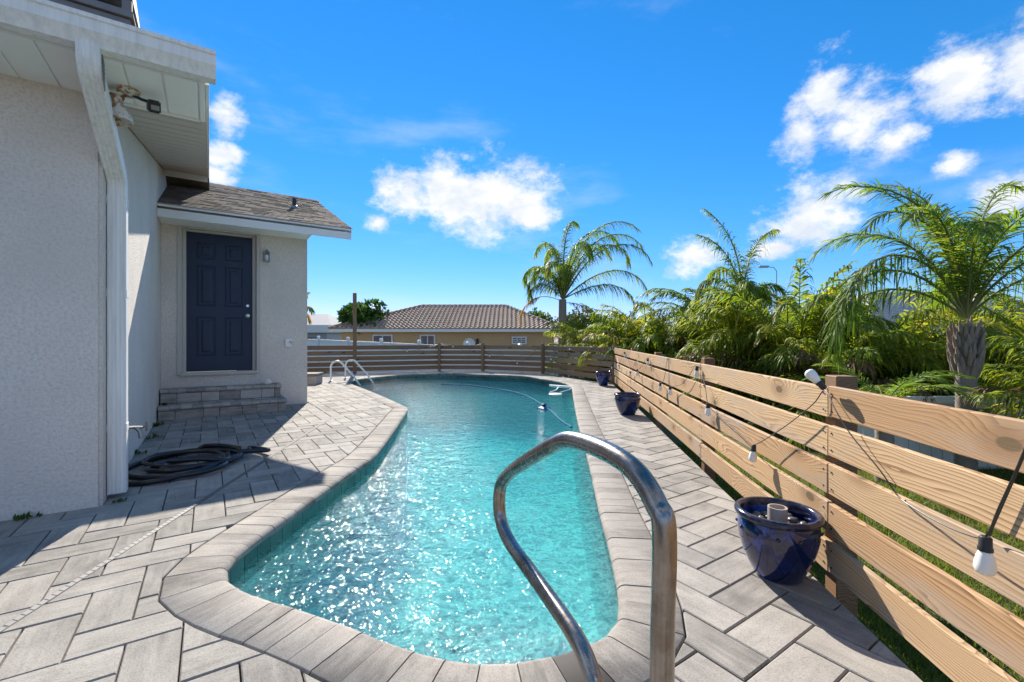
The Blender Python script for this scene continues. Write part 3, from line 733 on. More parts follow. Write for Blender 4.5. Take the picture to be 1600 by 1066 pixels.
# rake soffit boards (undersides run across) following the slope
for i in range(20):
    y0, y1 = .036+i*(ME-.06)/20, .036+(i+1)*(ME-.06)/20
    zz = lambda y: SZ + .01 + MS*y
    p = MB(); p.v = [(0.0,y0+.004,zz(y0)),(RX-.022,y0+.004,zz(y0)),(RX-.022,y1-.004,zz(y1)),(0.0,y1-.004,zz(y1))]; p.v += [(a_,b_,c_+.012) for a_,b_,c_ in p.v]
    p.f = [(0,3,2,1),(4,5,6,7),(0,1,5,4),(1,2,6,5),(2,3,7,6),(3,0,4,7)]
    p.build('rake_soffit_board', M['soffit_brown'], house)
p = MB(); p.v = [(RX-.02,FY+.021,SZ),(RX-.02,ME,SZ+MS*ME),(RX-.02,ME,mz(ME,-.05)),(RX-.02,FY+.021,mz(FY,-.052))]; p.v += [(a_+.02,b_,c_) for a_,b_,c_ in p.v]
p.f = [(0,1,2,3),(4,7,6,5),(0,4,5,1),(1,5,6,2),(2,6,7,3),(3,7,4,0)]; p.build('rake_board', M['fascia'], house)
MB().box(0, RX-.021, ME-.03, ME, SZ+MS*ME-.08, SZ+MS*ME+.03).build('rake_end_trim', M['fascia'], house)
# K-style gutter
g = [(FY-.003, 2.87),(FY-.003, 2.725),(FY-.075, 2.725),(FY-.082, 2.742),(FY-.10, 2.772),(FY-.115, 2.79),(FY-.118, 2.845),(FY-.128, 2.85),(FY-.128, 2.872),(FY-.114, 2.872),(FY-.112, 2.80),(FY-.07, 2.735),(FY-.012, 2.735),(FY-.012, 2.87)]
g = [(y-.012, z-.075) for y, z in g]
MB().sweep(g, -7, RX+.03).build('gutter', M['gutter_white'], house, smooth=30)
MB().prism([(a_, b_) for a_, b_ in g[:10]], 0, .004, Matrix.Translation((RX+.0305,0,0)) @ Matrix(((0,0,1,0),(1,0,0,0),(0,1,0,0),(0,0,0,1)))).build('gutter_end_cap', M['gutter_white'], house)
# downspout: corrugated rectangle swept along a bent path (outlet, two elbows, drop)
def rib_section(w, d):
    pts = []; n = 5
    for i in range(n):                                  # ribbed long faces
        x0 = -w/2+w*i/n; pts += [(x0+.003, -d/2), (x0+w/n*.3, -d/2-.004), (x0+w/n*.6, -d/2-.004), (x0+w/n-.002, -d/2)]
    for i in range(n):
        x0 = w/2-w*i/n; pts += [(x0-.003, d/2), (x0-w/n*.3, d/2+.004), (x0-w/n*.6, d/2+.004), (x0-w/n+.002, d/2)]
    return pts
def sweep_path(sec, frames):
    q = MB(); n = len(sec)
    for o_, ex_, ey_ in frames: q.v += [tuple(o_+ex_*a_+ey_*b_) for a_, b_ in sec]
    for k in range(len(frames)-1):
        for i in range(n): j = (i+1) % n; q.f.append((k*n+i, k*n+j, (k+1)*n+j, (k+1)*n+i))
    q.f += [tuple(range(n)), tuple((len(frames)-1)*n+i for i in range(n))]
    return q
DSX, DSY = .055, .17
top = Vector((.035, FY-.055, 2.68)); e1 = Vector((.04, FY-.05, 2.56)); e2 = Vector((DSX, DSY, 2.17)); bot = Vector((DSX, DSY, .03))
def frame(o_, t):
    ex_ = Vector((1,0,0)); ex_ = (ex_-t*ex_.dot(t)).normalized(); return (o_, ex_, t.cross(ex_))
dirs = [Vector((0,0,-1)), (e2-e1).normalized(), Vector((0,0,-1))]
path = [(top, dirs[0])]
for e_, da, db in ((e1, dirs[0], dirs[1]), (e2, dirs[1], dirs[2])):
    for k in range(6):
        t = k/5; dd = da.lerp(db, t).normalized(); pp = e_ - da*.07*(1-t)**2*1.0 + db*.07*t**2
        path.append((pp, dd))
path.append((bot, dirs[2]))
ds = sweep_path(rib_section(.105, .078), [frame(o_, t) for o_, t in path]).build('downspout', M['gutter_white'], house, smooth=35)
for z in (2.05, 1.42, .50):
    sweep_path(rib_section(.111, .084), [frame(Vector((DSX, DSY, z)), dirs[2]), frame(Vector((DSX, DSY, z-.05)), dirs[2])]).build('downspout_strap', M['gutter_white'], ds, smooth=35)
for k in range(7):                                      # crimps on the upper elbow
    t = k/6; o_ = e1 + Vector((.054, -.005+.03*t, .045-.12*t))
    MB().box(-.002,.004,-.035,.035,-.0025,.0025, Matrix.Translation(o_) @ Matrix.Rotation(R(-25-20*t), 4, 'X')).build('crimp', M['lamp_grey'], ds)
# chimney of weathered metal
def taper(q, x0, x1, y0, y1, z0, z1, s):
    cx, cy = (x0+x1)/2, (y0+y1)/2
    lo = [(x0,y0),(x1,y0),(x1,y1),(x0,y1)]; hi = [(cx+(x-cx)*s, cy+(y-cy)*s) for x, y in lo]
    q.add([(x,y,z0) for x,y in lo]+[(x,y,z1) for x,y in hi], [(0,3,2,1),(4,5,6,7),(0,1,5,4),(1,2,6,5),(2,3,7,6),(3,0,4,7)]); return q
cp = HW(-.42, 1.05, 0); CXL, CYL = -.02, .95
chm = bpy.data.objects.new('chimney', None); COL.objects.link(chm); chm.parent = house; chm.location = (-.36, 1.0, 0)
taper(MB(), -.44, .44, -.3, .3, 2.95, 3.60, .955).build('chimney_body', M['chimney_grey'], chm, bevel=.006)
taper(MB(), -.445, .445, -.31, .31, 3.604, 3.66, .98).build('chimney_flange', M['chimney_grey'], chm, bevel=.004)
for sx in (-.4, .4):
    for sy in (-.27, .27):
        MB().box(sx-.03, sx+.03, sy-.02, sy+.02, 3.664, 3.748).build('cap_post', M['chimney_grey'], chm)
MB().box(-.30, .16, -.2, .2, 3.664, 3.748).build('flue', M['dark_gap'], chm)
taper(MB(), -.435, .435, -.30, .30, 3.752, 4.3, .86).build('chimney_cap', M['chimney_grey'], chm, bevel=.006)

# entry steps
steps = thing('entry_steps', 'two grey paver steps with rounded caps below the navy door', 'steps', C0, HROT)
SX1 = 1.55
for (yf, z0, zt, sx1) in ((3.62, -.02, .175, SX1), (3.96, .176, .37, SX1-.03)):
    MB().box(.012, sx1-.02, yf+.04, BY-.003, z0, zt-.052).build('core', M['joint'], steps)
    x = .010
    widths = [.19,.30,.20,.27,.20,.27,.3]; k = 0 if z0 < 0 else 2
    while x < sx1-.02:                                   # riser bricks
        w_ = min(widths[k % 7]+rnd.uniform(-.02,.02), sx1-.012-x); k += 1
        if w_ < .03: break
        MB().box(x+.002, x+w_-.002, yf+.02, yf+.10, z0+.002, zt-.058).build('riser_brick', M['stepbrick'], steps, bevel=.006)
        x += w_
    y = yf+.104
    while y < BY-.02:                                    # right side face
        w_ = min(.2, BY-.005-y)
        if w_ < .03: break
        MB().box(sx1-.09, sx1-.012, y, y+w_-.003, z0+.002, zt-.058).build('riser_brick', M['stepbrick'], steps, bevel=.006); y += w_
    x = .008; yb = yf+.21
    while x < sx1-.01:                                   # bullnose cap stones
        w_ = min(rnd.uniform(.095, .135), sx1-x)
        if w_ < .03: break
        pr = [(yb-.002, zt-.055),(yb-.002, zt-.004),(yb-.006, zt),(yf+.022, zt),(yf+.008, zt-.008),(yf, zt-.026),(yf+.007, zt-.045),(yf+.02, zt-.055)]
        dz = rnd.uniform(-.003,.003); mb = MB().sweep([(a_, b_+dz) for a_, b_ in pr], x+.002, x+w_-.002); mb.build('cap_stone', M['stepbrick'], steps, smooth=50); x += w_
    y = yb
    x = .008
    while x < sx1-.01:
        w_ = min(rnd.uniform(.18,.25), sx1-x)
        if w_ < .03: break
        MB().box(x+.002, x+w_-.002, yb+.001, BY-.003, zt-.055, zt+rnd.uniform(-.003,.002)).build('tread_stone', M['stepbrick'], steps, bevel=.005); x += w_
pz = HW(1.33, 4.05, .37)
mb = MB(); mb.lathe([(.012,0),(.05,.006),(.066,.03),(.058,.062),(.035,.085),(.008,.096)], 16)
for k in range(6): mb.lathe([(.012,0),(.005,.03),(.001,.045)], 6, Matrix.Rotation(k*1.05, 4, 'Z') @ Matrix.Translation((.045,0,.055)) @ Matrix.Rotation(R(70), 4, 'Y'))
tag(mb.build('seashell', M['shell_white'], smooth=60, loc=pz), 'pale knobbly shell lying on the top entry step', 'shell')

# wall lantern, outlet, hose tap, flood light
lp = HW(1.335, BY, 2.36); lan = thing('wall_lantern', 'small white wall lantern beside the navy door', 'wall lamp', lp, HROT)
MB().box(-.045,.045,-.012,-.001,-.02,.13).build('back_plate', M['lamp_grey'], lan, bevel=.004)
q = MB(); q.tube([(0,-.01,.12),(0,-.05,.16),(0,-.08,.145)], .007, 8); q.lathe([(.008,.145),(.05,.115),(.058,.105),(.058,.10)], 4, Matrix.Translation((0,-.08,0)) @ Matrix.Rotation(R(45),4,'Z')); q.build('lamp_cap', M['lamp_grey'], lan)
q = MB()
for sx in (-.037,.037):
    for sy in (-.117,-.043): q.box(sx-.004, sx+.004, sy-.004, sy+.004, -.035, .10)
q.box(-.043,.043,-.123,-.037,-.045,-.035); q.build('lamp_cage', M['lamp_grey'], lan)
MB().lathe([(.012,-.034),(.020,-.01),(.027,.03),(.02,.06),(.006,.075)], 14, Matrix.Translation((0,-.08,0))).build('bulb', M['bulb_white'], lan, smooth=60)
op = HW(1.66, BY, 1.02); ou = thing('outdoor_outlet', 'small white outlet with a hooked fitting low on the grey wall right of the door', 'outlet', op, HROT)
MB().box(-.05,.05,-.03,-.001,-.065,.065).build('outlet_cover', M['soffit_white'], ou, bevel=.006, seg=2)
q = MB(); q.tube([(.02,-.03,.02),(.02,-.075,.02),(.045,-.085,0),(.05,-.07,-.03)], .011, 8); q.lathe([(.02,-.035),(.024,-.03),(.024,-.02)], 12, Matrix.Translation((0,0,.01)) @ Matrix.Rotation(R(90),4,'X')); q.build('spout', M['steel_satin'], ou, smooth=40)
hb = thing('hose_tap', 'weathered hose tap on a pipe low on the house side wall', 'tap', HW(-.003, .62, .34), HROT)
MB().tube([(0,0,.06),(.10,0,.06),(.15,0,.055)], .014, 10).build('pipe', M['steel_satin'], hb, smooth=40)
q = MB(); q.tube([(.11,0,.055),(.135,-.01,.02),(.14,-.015,-.03)], .017, 10); q.build('spout', M['lamp_grey'], hb, smooth=40)
q = MB(); q.tube([(.17,-.035,.055),(.17,.035,.055)], .007, 8); q.tube([(.17,0,.02),(.17,0,.09)], .007, 8); q.tube([(.14,0,.055),(.175,0,.055)], .008, 8); q.build('handle', M['trunk'], hb)
q = MB(); q.tube([(.02,0,-.33),(.02,0,0.05)], .02, 8); q.box(.0,.045,-.03,.03,-.12,-.05); q.build('riser_pipe', M['lamp_grey'], hb)

fl = thing('flood_light', 'rusty white twin flood light with black motion sensor under the eave', 'flood light', HW(.15, -.19, SZ-.001), HROT)
MB().lathe([(.062,0),(.062,-.012),(.052,-.03),(.02,-.034)], 20).build('mount_plate', M['rusty_white'], fl, smooth=40)
def bell(name, base, d, s=1.0):
    Mx = Matrix.Translation(base) @ Vector(d).normalized().to_track_quat('Z', 'Y').to_matrix().to_4x4() @ Matrix.Scale(s, 4)
    MB().lathe([(.012,-.03),(.024,-.02),(.026,.02),(.03,.03),(.052,.075),(.064,.11),(.066,.135),(.06,.135),(.045,.08),(.012,.06)], 20, Mx).build(name, M['rusty_white'], fl, smooth=40)
bell('lamp_head', (-.045, -.055, -.10), (.12, -.06, -1), 1.0)
bell('lamp_head', (-.05, .03, -.045), (-1, .25, -.25), 1.0)
q = MB(); q.tube([(-.02,-.02,-.03),(-.045,-.05,-.06),(-.05,-.055,-.09)], .012, 8); q.tube([(-.01,.0,-.03),(-.05,.03,-.045)], .014, 8); q.build('swivel_arm', M['rusty_white'], fl)
MB().tube([(.03,-.01,-.03),(.07,-.015,-.045),(.10,-.02,-.05)], .010, 8).build('sensor_arm', M['black_plastic'], fl)
q = MB(); q.box(-.032,.032,-.035,.035,-.045,.03, Matrix.Translation((.13,-.03,-.07)) @ Matrix.Rotation(R(20),4,'X') @ Matrix.Rotation(R(15),4,'Z')); q.build('motion_sensor', M['black_plastic'], fl, bevel=.008, seg=2)
MB().box(-.022,.022,-.042,-.034,-.03,.0, Matrix.Translation((.13,-.03,-.07)) @ Matrix.Rotation(R(20),4,'X') @ Matrix.Rotation(R(15),4,'Z')).build('sensor_lens', M['lamp_grey'], fl, bevel=.003)

# coiled vacuum hose on the deck
hc = G(292, 728); hr = random.Random(11); pts = []
nl = 5.3; steps_n = 210
for i in range(steps_n):
    t = i/(steps_n-1); a_ = t*nl*2*math.pi + 1.2; k = t*nl
    rx = .31+.11*math.sin(k*2.3+1)+.04*math.sin(k*5.1); ry = .33+.10*math.cos(k*1.9)+.05*math.sin(k*3.7+2)
    ox, oy = .08*math.sin(k*1.7), .12*math.cos(k*2.2+1)
    z = .021+.011*(k % 3.1)+.009*math.sin(a_*1.3)
    pts.append(hc + Vector((ox+rx*math.cos(a_), oy+ry*math.sin(a_), max(.021, z))))
p_end = pts[-1]; d_end = (pts[-1]-pts[-2]).normalized()
tip = G(393, 706)
loop = [p_end, p_end+d_end*.12]
ctrl = [Vector((hc.x+.32, hc.y+.22, .07)), Vector((hc.x+.5, hc.y+.36, .045)), Vector((tip.x-.03, tip.y+.04, .03)), Vector((tip.x, tip.y-.06, .026)), Vector((tip.x-.14, tip.y-.12, .026)), Vector((hc.x+.33, hc.y+.02, .05)), Vector((hc.x+.2, hc.y-.12, .09)), Vector((hc.x+.02, hc.y-.25, .11))]
def catmull(C, n=8):
    C = [C[0]*2-C[1]]+C+[C[-1]*2-C[-2]]; out = []
    for i in range(1, len(C)-2):
        for k in range(n):
            t = k/n; a_, b_, c_, d_ = C[i-1:i+3]
            out.append(.5*((2*b_)+(c_-a_)*t+(2*a_-5*b_+4*c_-d_)*t*t+(3*b_-a_-3*c_+d_)*t**3))
    return out+[C[-2]]
hose = MB().tube(pts, .0195, 10); hose.tube(catmull(ctrl), .0195, 10)
tag(hose.build('vacuum_hose', M['black_rubber'], smooth=60), 'black pool hose lying coiled on the deck near the downspout', 'hose')

# ------------------------------------------------------------------ stainless handrail in front
pa = Vector((.295, .88, 0)); pd = Vector((-.335, .82, 0)).normalized(); pn = Vector((pd.y, -pd.x, 0))
def HR(u, v): return RAY(u, v, pa, pn)
raw = [Vector((pa.x, pa.y, -.05)), Vector((pa.x, pa.y, .45)), HR(1038, 835), HR(1026, 790), HR(1000, 745), HR(970, 718), HR(935, 700), HR(905, 690), HR(884, 688), HR(862, 697), HR(820, 722), HR(796, 740), HR(783, 758), HR(780, 785), HR(783, 815), HR(797, 848), HR(830, 895), HR(880, 965), HR(905, 1005), HR(920, 1040), HR(930, 1075)]
g0 = RAY(935, 1130, pa, pn); raw += [Vector((g0.x, g0.y, g0.z)), Vector((g0.x, g0.y, -.05))]
rail = thing('pool_handrail', 'bent stainless steel handrail at the near end of the pool', 'handrail', (pa.x, pa.y, 0))
off_ = -Vector((pa.x, pa.y, 0))
MB().tube([p+off_ for p in catmull(raw, 6)], .0235, 20).build('rail_tube', M['stainless'], rail, smooth=70)
for p in (pa, Vector((g0.x, g0.y, 0))):
    MB().lathe([(.055,.001),(.055,.006),(.045,.018),(.0245,.024)], 24, Matrix.Translation(p+off_+Vector((0,0,.002)))).build('escutcheon', M['stainless'], rail, smooth=40)

# ------------------------------------------------------------------ right fence: new pine boards
fence = thing('timber_fence', 'new pale pine fence of five horizontal boards along the right of the pool', 'fence', (FX0, 0, 0), math.atan2(1, FK))
fd = Vector((FK, 1, 0)).normalized(); fl_ = math.sqrt(1+FK*FK)
jy = [-1.9, .02, 1.985, 3.86, 5.95, 8.1, 10.82]
bh, gp = .134, .0372
offs = [0, 0, 0, 0, 0]
for row in range(5):
    z0 = .05+row*(bh+gp)
    js = list(jy)
    if row == 0: js.remove(5.95)
    if row == 1: js.remove(3.86)
    if row == 4: js.remove(5.95)
    if row == 3: js.remove(8.1)
    for ya, yb in zip(js[:-1], js[1:]):
        xa, xb = ya*fl_+.002, yb*fl_-.002; cx = (xa+xb)/2
        q = MB().box(xa-cx, xb-cx, -.0125, .0125, -bh/2, bh/2)
        q.build('board', M['pine'], fence, bevel=.003, loc=(cx, rnd.uniform(-.002,.002), z0+bh/2+rnd.uniform(-.004,.004)), rot=(rnd.uniform(-.012,.012), rnd.uniform(-.0016,.0016), 0))
scr = MB()
for y in jy[1:-1]:
    MB().box(y*fl_-.012, y*fl_+.078, -.105, -.017, -1.1, .90+.02*rnd.random()).build('post', M['post_wood'], fence, bevel=.004)
    for row in range(5):
        for dz in (.03, .104):
            for dx in (-.03, .03):
                scr.lathe([(.0045,0),(.0045,.0022)], 6, Matrix.Translation((y*fl_+dx, .0135, .05+row*(bh+gp)+dz)) @ Matrix.Rotation(R(-90),4,'X'))
tag(scr.build('screw_heads', M['dark_gap'], fence), kind='stuff')
MB().box(10.82*fl_+.002, 10.82*fl_+.092, -.045, .045, -1.0, .94).build('post', M['old_wood'], fence, bevel=.004)

# far fence: weathered boards with posts on the pool side
ff_ = thing('weathered_fence', 'grey brown weathered fence of horizontal boards behind the far end of the pool', 'fence', far_posts[0])
F0 = far_posts[0]
for k in range(5):
    p, q_ = far_posts[k], far_posts[k+1]; d = (q_-p).normalized(); Lg = (q_-p).length; ang_ = math.atan2(d.y, d.x)
    for row in range(5):
        z0 = .055+row*(bh+gp)
        c = (p+q_)/2-F0
        mb = MB().box(-Lg/2+(.06 if k == 0 else .004), Lg/2-.004, -.012, .012, -bh/2, bh/2)
        mb.build('board', M['old_wood'], ff_, bevel=.003, loc=(c.x, c.y, z0+bh/2+rnd.uniform(-.006,.006)), rot=(0, rnd.uniform(-.002,.002), ang_))
    nrm = Vector((d.y, -d.x, 0)); nrm = nrm if nrm.y < 0 else -nrm
    if k < 4:
        c = q_-F0 + nrm*.062
        hgt = 2.53 if k == 3 else .945
        if k != 3: MB().box(-.045,.045,-.045,.045,-.3,hgt).build('post', M['old_wood'], ff_, bevel=.004, loc=(c.x, c.y, 0), rot=ang_)
tp_ = far_posts[4] + Vector((.0, -.17, 0))
tag(MB().box(-.058,.058,-.058,.058,-.3,2.53).build('tall_post', M['old_wood'], bevel=.005, loc=tp_, rot=.35), 'tall bare timber post standing by the weathered fence near the pool ladder', 'post')

# ------------------------------------------------------------------ string lights
def bulb_mesh():
    q = MB().lathe([(.010,.0),(.013,-.004),(.0135,-.026),(.0155,-.03),(.0155,-.038)], 14); s_ = q.mesh('socket', M['black_plastic'], smooth=40)
    q = MB().lathe([(.0125,-.038),(.017,-.05),(.0215,-.071),(.0225,-.083),(.019,-.095),(.010,-.101),(.002,-.102)], 16); return s_, q.mesh('bulb', M['bulb_white'], smooth=50)
SOCK, BULB = bulb_mesh()
def fence_pt(u, v, outm=.03):
    n = Vector((-fd.y, fd.x, 0)); return RAY(u, v, Vector((FX0, 0, 0))+n*(outm+.014), n)
def fence_front(u, v, o_): return fence_pt(u, v, o_)
ls = thing('string_lights', 'black festoon cable with white bulbs looped along the pale pine fence', 'string lights', (FX0, 0, 0))
LO = -Vector((FX0, 0, 0))
cable_px = [(1700,420,.03),(1640,590,.04),(1600,705,.05),(1560,795,.06),(1540,838,.07),(1510,835,.06),(1470,818,.04),(1430,795,.02),(1403,775,.012),(1375,735,.02),(1330,680,.03),(1305,640,.03),(1289,610,.012),(1270,632,.03),(1230,664,.04),(1195,687,.05),(1178,695,.06),(1168,690,.05),(1145,668,.03),(1120,648,.02),(1106,630,.04),(1101,600,.03),(1089,570,.012),(1078,585,.03),(1066,600,.04),(1055,603,.04),(1047,603,.05),(1045,580,.04),(1043,560,.02),(1038,590,.03),(1032,598,.05),(1022,580,.03),(1012,560,.012),(1003,572,.03),(996,577,.05),(994,560,.02),(990,575,.03),(985,580,.05),(976,550,.012),(970,562,.03),(967,570,.04),(964,558,.02)]
cp_ = [fence_pt(*c)+LO for c in cable_px]
MB().tube(catmull(cp_, 5), .0024, 6).build('cable', M['black_plastic'], ls)
MB().tube([fence_pt(u, v, .012)+LO for u, v in ((1700,424),(1600,652+60),(1545,838))], .0028, 6).build('cable', M['black_plastic'], ls)
for u, v, o_, up in ((1540,838,.07,0),(1289,608,.03,1),(1178,695,.06,0),(1106,630,.045,0),(1089,572,.03,0),(1047,603,.05,0),(1032,598,.05,0),(1012,560,.03,0),(996,577,.05,0),(985,580,.05,0),(976,550,.03,0),(967,570,.04,0),(1640,600,.05,0)):
    p = fence_pt(u, v, o_)+LO
    rt_ = (R(rnd.uniform(-8,8)), R(rnd.uniform(-8,8)), 0) if not up else (R(20), R(145), 0)
    s_ = link('socket', SOCK, ls, p, rt_); link('bulb', BULB, s_)
fs_ = thing('string_lights', 'sagging row of small white bulbs along the weathered far fence', 'string lights', F0)
fpx = [(954,548),(938,567),(915,560),(890,546),(878,556),(861,561),(846,540),(830,556),(808,567),(785,555),(765,556),(751,538),(730,548),(708,541),(690,537),(678,540),(655,546),(636,548),(610,541),(590,538)]
bulbs_px = [(954,546),(914,560),(890,545),(861,561),(808,567),(765,556),(751,537),(708,541),(678,540),(636,548),(880,588),(956,574)]
def far_plane(u, v, o_=.09):
    best_ = None
    for k in range(4):
        p, q_ = far_posts[k], far_posts[k+1]; d = (q_-p).normalized(); n = Vector((d.y, -d.x, 0)); n = n if n.y < 0 else -n
        h_ = RAY(u, v, p+n*o_, n); t = (h_-p).dot(d)/(q_-p).length
        if -.02 <= t <= 1.02: best_ = h_
    return best_
fp_ = [far_plane(u, v) for u, v in fpx]; fp_ = [p-F0 for p in fp_ if p]
MB().tube(catmull(fp_, 4), .004, 5).build('cable', M['black_plastic'], fs_)
for u, v in bulbs_px:
    p = far_plane(u, v, .1)
    if p: s_ = link('socket', SOCK, fs_, p-F0+Vector((0,0,.06)), (0,0,0)); link('bulb', BULB, s_)

# ------------------------------------------------------------------ pots
def pot(loc, rr, hh, label, name='plant_pot', studs=True):
    t = thing(name, label, 'plant pot', loc, rnd.uniform(0, 6), 'blue glazed pots beside the timber fence')
    s = rr/.205; zs = hh/.305
    outp = [(.105,0),(.118,.012),(.155,.075),(.182,.14),(.196,.20),(.197,.245),(.192,.272)]
    inp = [(.175,.272),(.172,.235),(.165,.20)]
    MB().lathe([(r_*s, z*zs) for r_, z in outp+inp], 40).build('pot_body', M['glaze'], t, smooth=50)
    rim = [(.186,.2722),(.203,.274),(.212,.284),(.213,.295),(.206,.304),(.192,.306),(.180,.300),(.176,.285),(.176,.2722)]
    MB().lathe([(r_*s, z*zs) for r_, z in rim], 40, cap0=False, cap1=False).build('pot_rim', M['glaze_rim'], t, smooth=60)
    if studs:
        for k in range(12):
            a_ = k*math.pi/6; MB().lathe([(.009,-.004),(.009,.003),(.005,.008),(.001,.009)], 8, Matrix.Rotation(a_,4,'Z') @ Matrix.Translation((.196*s,0,.225*zs)) @ Matrix.Rotation(R(90),4,'Y')).build('stud', M['glaze_rim'], t, smooth=60)
    MB().lathe([(.001,.236*zs),(.170*s,.236*zs),(.166*s,.22*zs),(.001,.22*zs)], 24).build('soil', M['joint'], t)
    return t
pot1 = Vector((1.215, 2.05, .001)); pot(pot1, .172, .30, 'largest and nearest blue glazed pot, with dark pebbles and a pipe inside')
p2 = G(982, 646); pot(Vector((1.655, 6.42, .001)), .185, .30, 'blue glazed pot in the middle of the three along the pine fence')
pot(Vector((2.13, 10.45, .001)), .178, .33, 'small far blue glazed pot in the fence corner', studs=False)
pm = bmesh.new(); bmesh.ops.create_icosphere(pm, subdivisions=2, radius=1); pme = bpy.data.meshes.new('pebble'); pm.to_mesh(pme); pm.free(); pme.materials.append(M['pebble']); pme.shade_smooth()
pr_ = random.Random(5); placed = []
tries = 0
while len(placed) < 52 and tries < 6000:
    tries += 1
    a_ = pr_.uniform(0, 6.28); r_ = math.sqrt(pr_.random())*.118; s_ = pr_.uniform(.013, .027); x, y = r_*math.cos(a_), r_*math.sin(a_)
    if math.hypot(x-.0, y-.0) < .045+s_ or math.hypot(x, y)+s_ > .135: continue
    if any(math.hypot(x-px, y-py) < (s_+ps)*.8 for px, py, ps in placed): continue
    placed.append((x, y, s_))
    o_ = link('pebble', pme, None, pot1+Vector((x, y, .232+s_*.45)), (pr_.uniform(-.3,.3), pr_.uniform(-.3,.3), pr_.uniform(0,6)))
    o_.scale = (s_*1.15, s_*.9, s_*.6); tag(o_, 'smooth dark pebble lying in the nearest blue pot', 'pebble', 'dark pebbles in the nearest blue pot')
tag(MB().lathe([(.040,0),(.040,.078),(.034,.078),(.034,.01)], 24).build('pipe_stub', M['pvc'], smooth=40, loc=pot1+Vector((0,0,.2335))), 'short beige plastic pipe upright among pebbles in the nearest pot', 'pipe')

# ------------------------------------------------------------------ pool ladder, skimmer float, cleaner
lad = thing('pool_ladder', 'white two-rail ladder at the far left corner of the pool', 'ladder', (-4.65, 11.5, 0))
LB = Vector((-4.65, 11.5, 0))
for base in (Vector((-4.65, 11.5, 0)), Vector((-4.55, 12.25, 0))):
    d = Vector((.8, .25, 0)).normalized(); P = [base+Vector((0,0,-.02)), base+Vector((0,0,.2)), base+Vector((0,0,.34))]
    for k in range(1, 8):
        a_ = math.pi*k/9; P.append(base + d*(.15-.15*math.cos(a_)) + Vector((0,0,.36+.15*math.sin(a_))))
    P += [base+d*.55+Vector((0,0,.12)), base+d*.72+Vector((0,0,-.15)), base+d*.75+Vector((0,0,-.9))]
    MB().tube([p-LB for p in P], .024, 10).build('rail', M['white_plastic'], lad, smooth=60)
    MB().lathe([(.06,.002),(.055,.02),(.028,.03)], 14, Matrix.Translation(base-LB)).build('escutcheon', M['white_plastic'], lad, smooth=40)
for z in (-.35, -.6):
    p, q_ = Vector((-4.65,11.5,z))+d*.75-LB, Vector((-4.55,12.25,z))+d*.75-LB
    MB().tube([p, q_], .03, 8).build('rung', M['white_plastic'], lad)
sk_ = G(868, 617, WZ); skim = thing('pool_skimmer', 'white floating skimmer held by two arms at the far right pool edge', 'pool skimmer', sk_)
MB().lathe([(.02,-.02),(.12,-.02),(.145,.0),(.145,.02),(.12,.03),(.02,.035)], 20).build('float', M['white_plastic'], skim, smooth=40)
e_ = G(884, 603)-sk_
for dx in (-.12, .12): MB().tube([(dx,.1,.04), (e_.x+dx*1.2-.1, e_.y-.25, .06), (e_.x+dx*1.4, e_.y-.02, .10)], .014, 8).build('arm', M['white_plastic'], skim)
MB().tube([(e_.x-.35, e_.y+.25, .10), (e_.x+.08, e_.y-.05, .10)], .03, 8).build('mount_bar', M['white_plastic'], skim)
cl_ = G(850, 639, WZ); cln = thing('pool_cleaner', 'blue wedge-shaped pool cleaner floating on the water', 'pool cleaner', cl_)
q = MB(); q.lathe([(.02,-.04),(.15,-.04),(.165,-.01),(.13,.02),(.06,.045),(.03,.06)], 3); q.build('cleaner_body', M['blue_plastic'], cln, bevel=.02, seg=2, rot=.5)
MB().lathe([(.035,.03),(.035,.08),(.02,.09)], 10).build('hose_cuff', M['black_plastic'], cln)
hp = [(690,601),(730,602),(755,605),(795,611),(820,618),(838,627),(850,635),(862,643),(875,656),(893,668)]
MB().tube(catmull([G(u, v, WZ+.006)-cl_ for u, v in hp], 5), .017, 8).build('float_hose', M['hose_blue'], cln, smooth=60)
# low paver block at the back corner of the house
bk = thing('paver_ledge', 'low grey paver ledge behind the corner of the house', 'ledge', (-4.62, 10.62, 0), .12)
MB().box(-1.2, -.02, .0, .5, 0, .20).build('ledge_body', M['stepbrick'], bk, bevel=.006); MB().box(-1.2, .01, -.03, .53, .202, .26).build('cap_stone', M['coping'], bk, bevel=.012, seg=2)

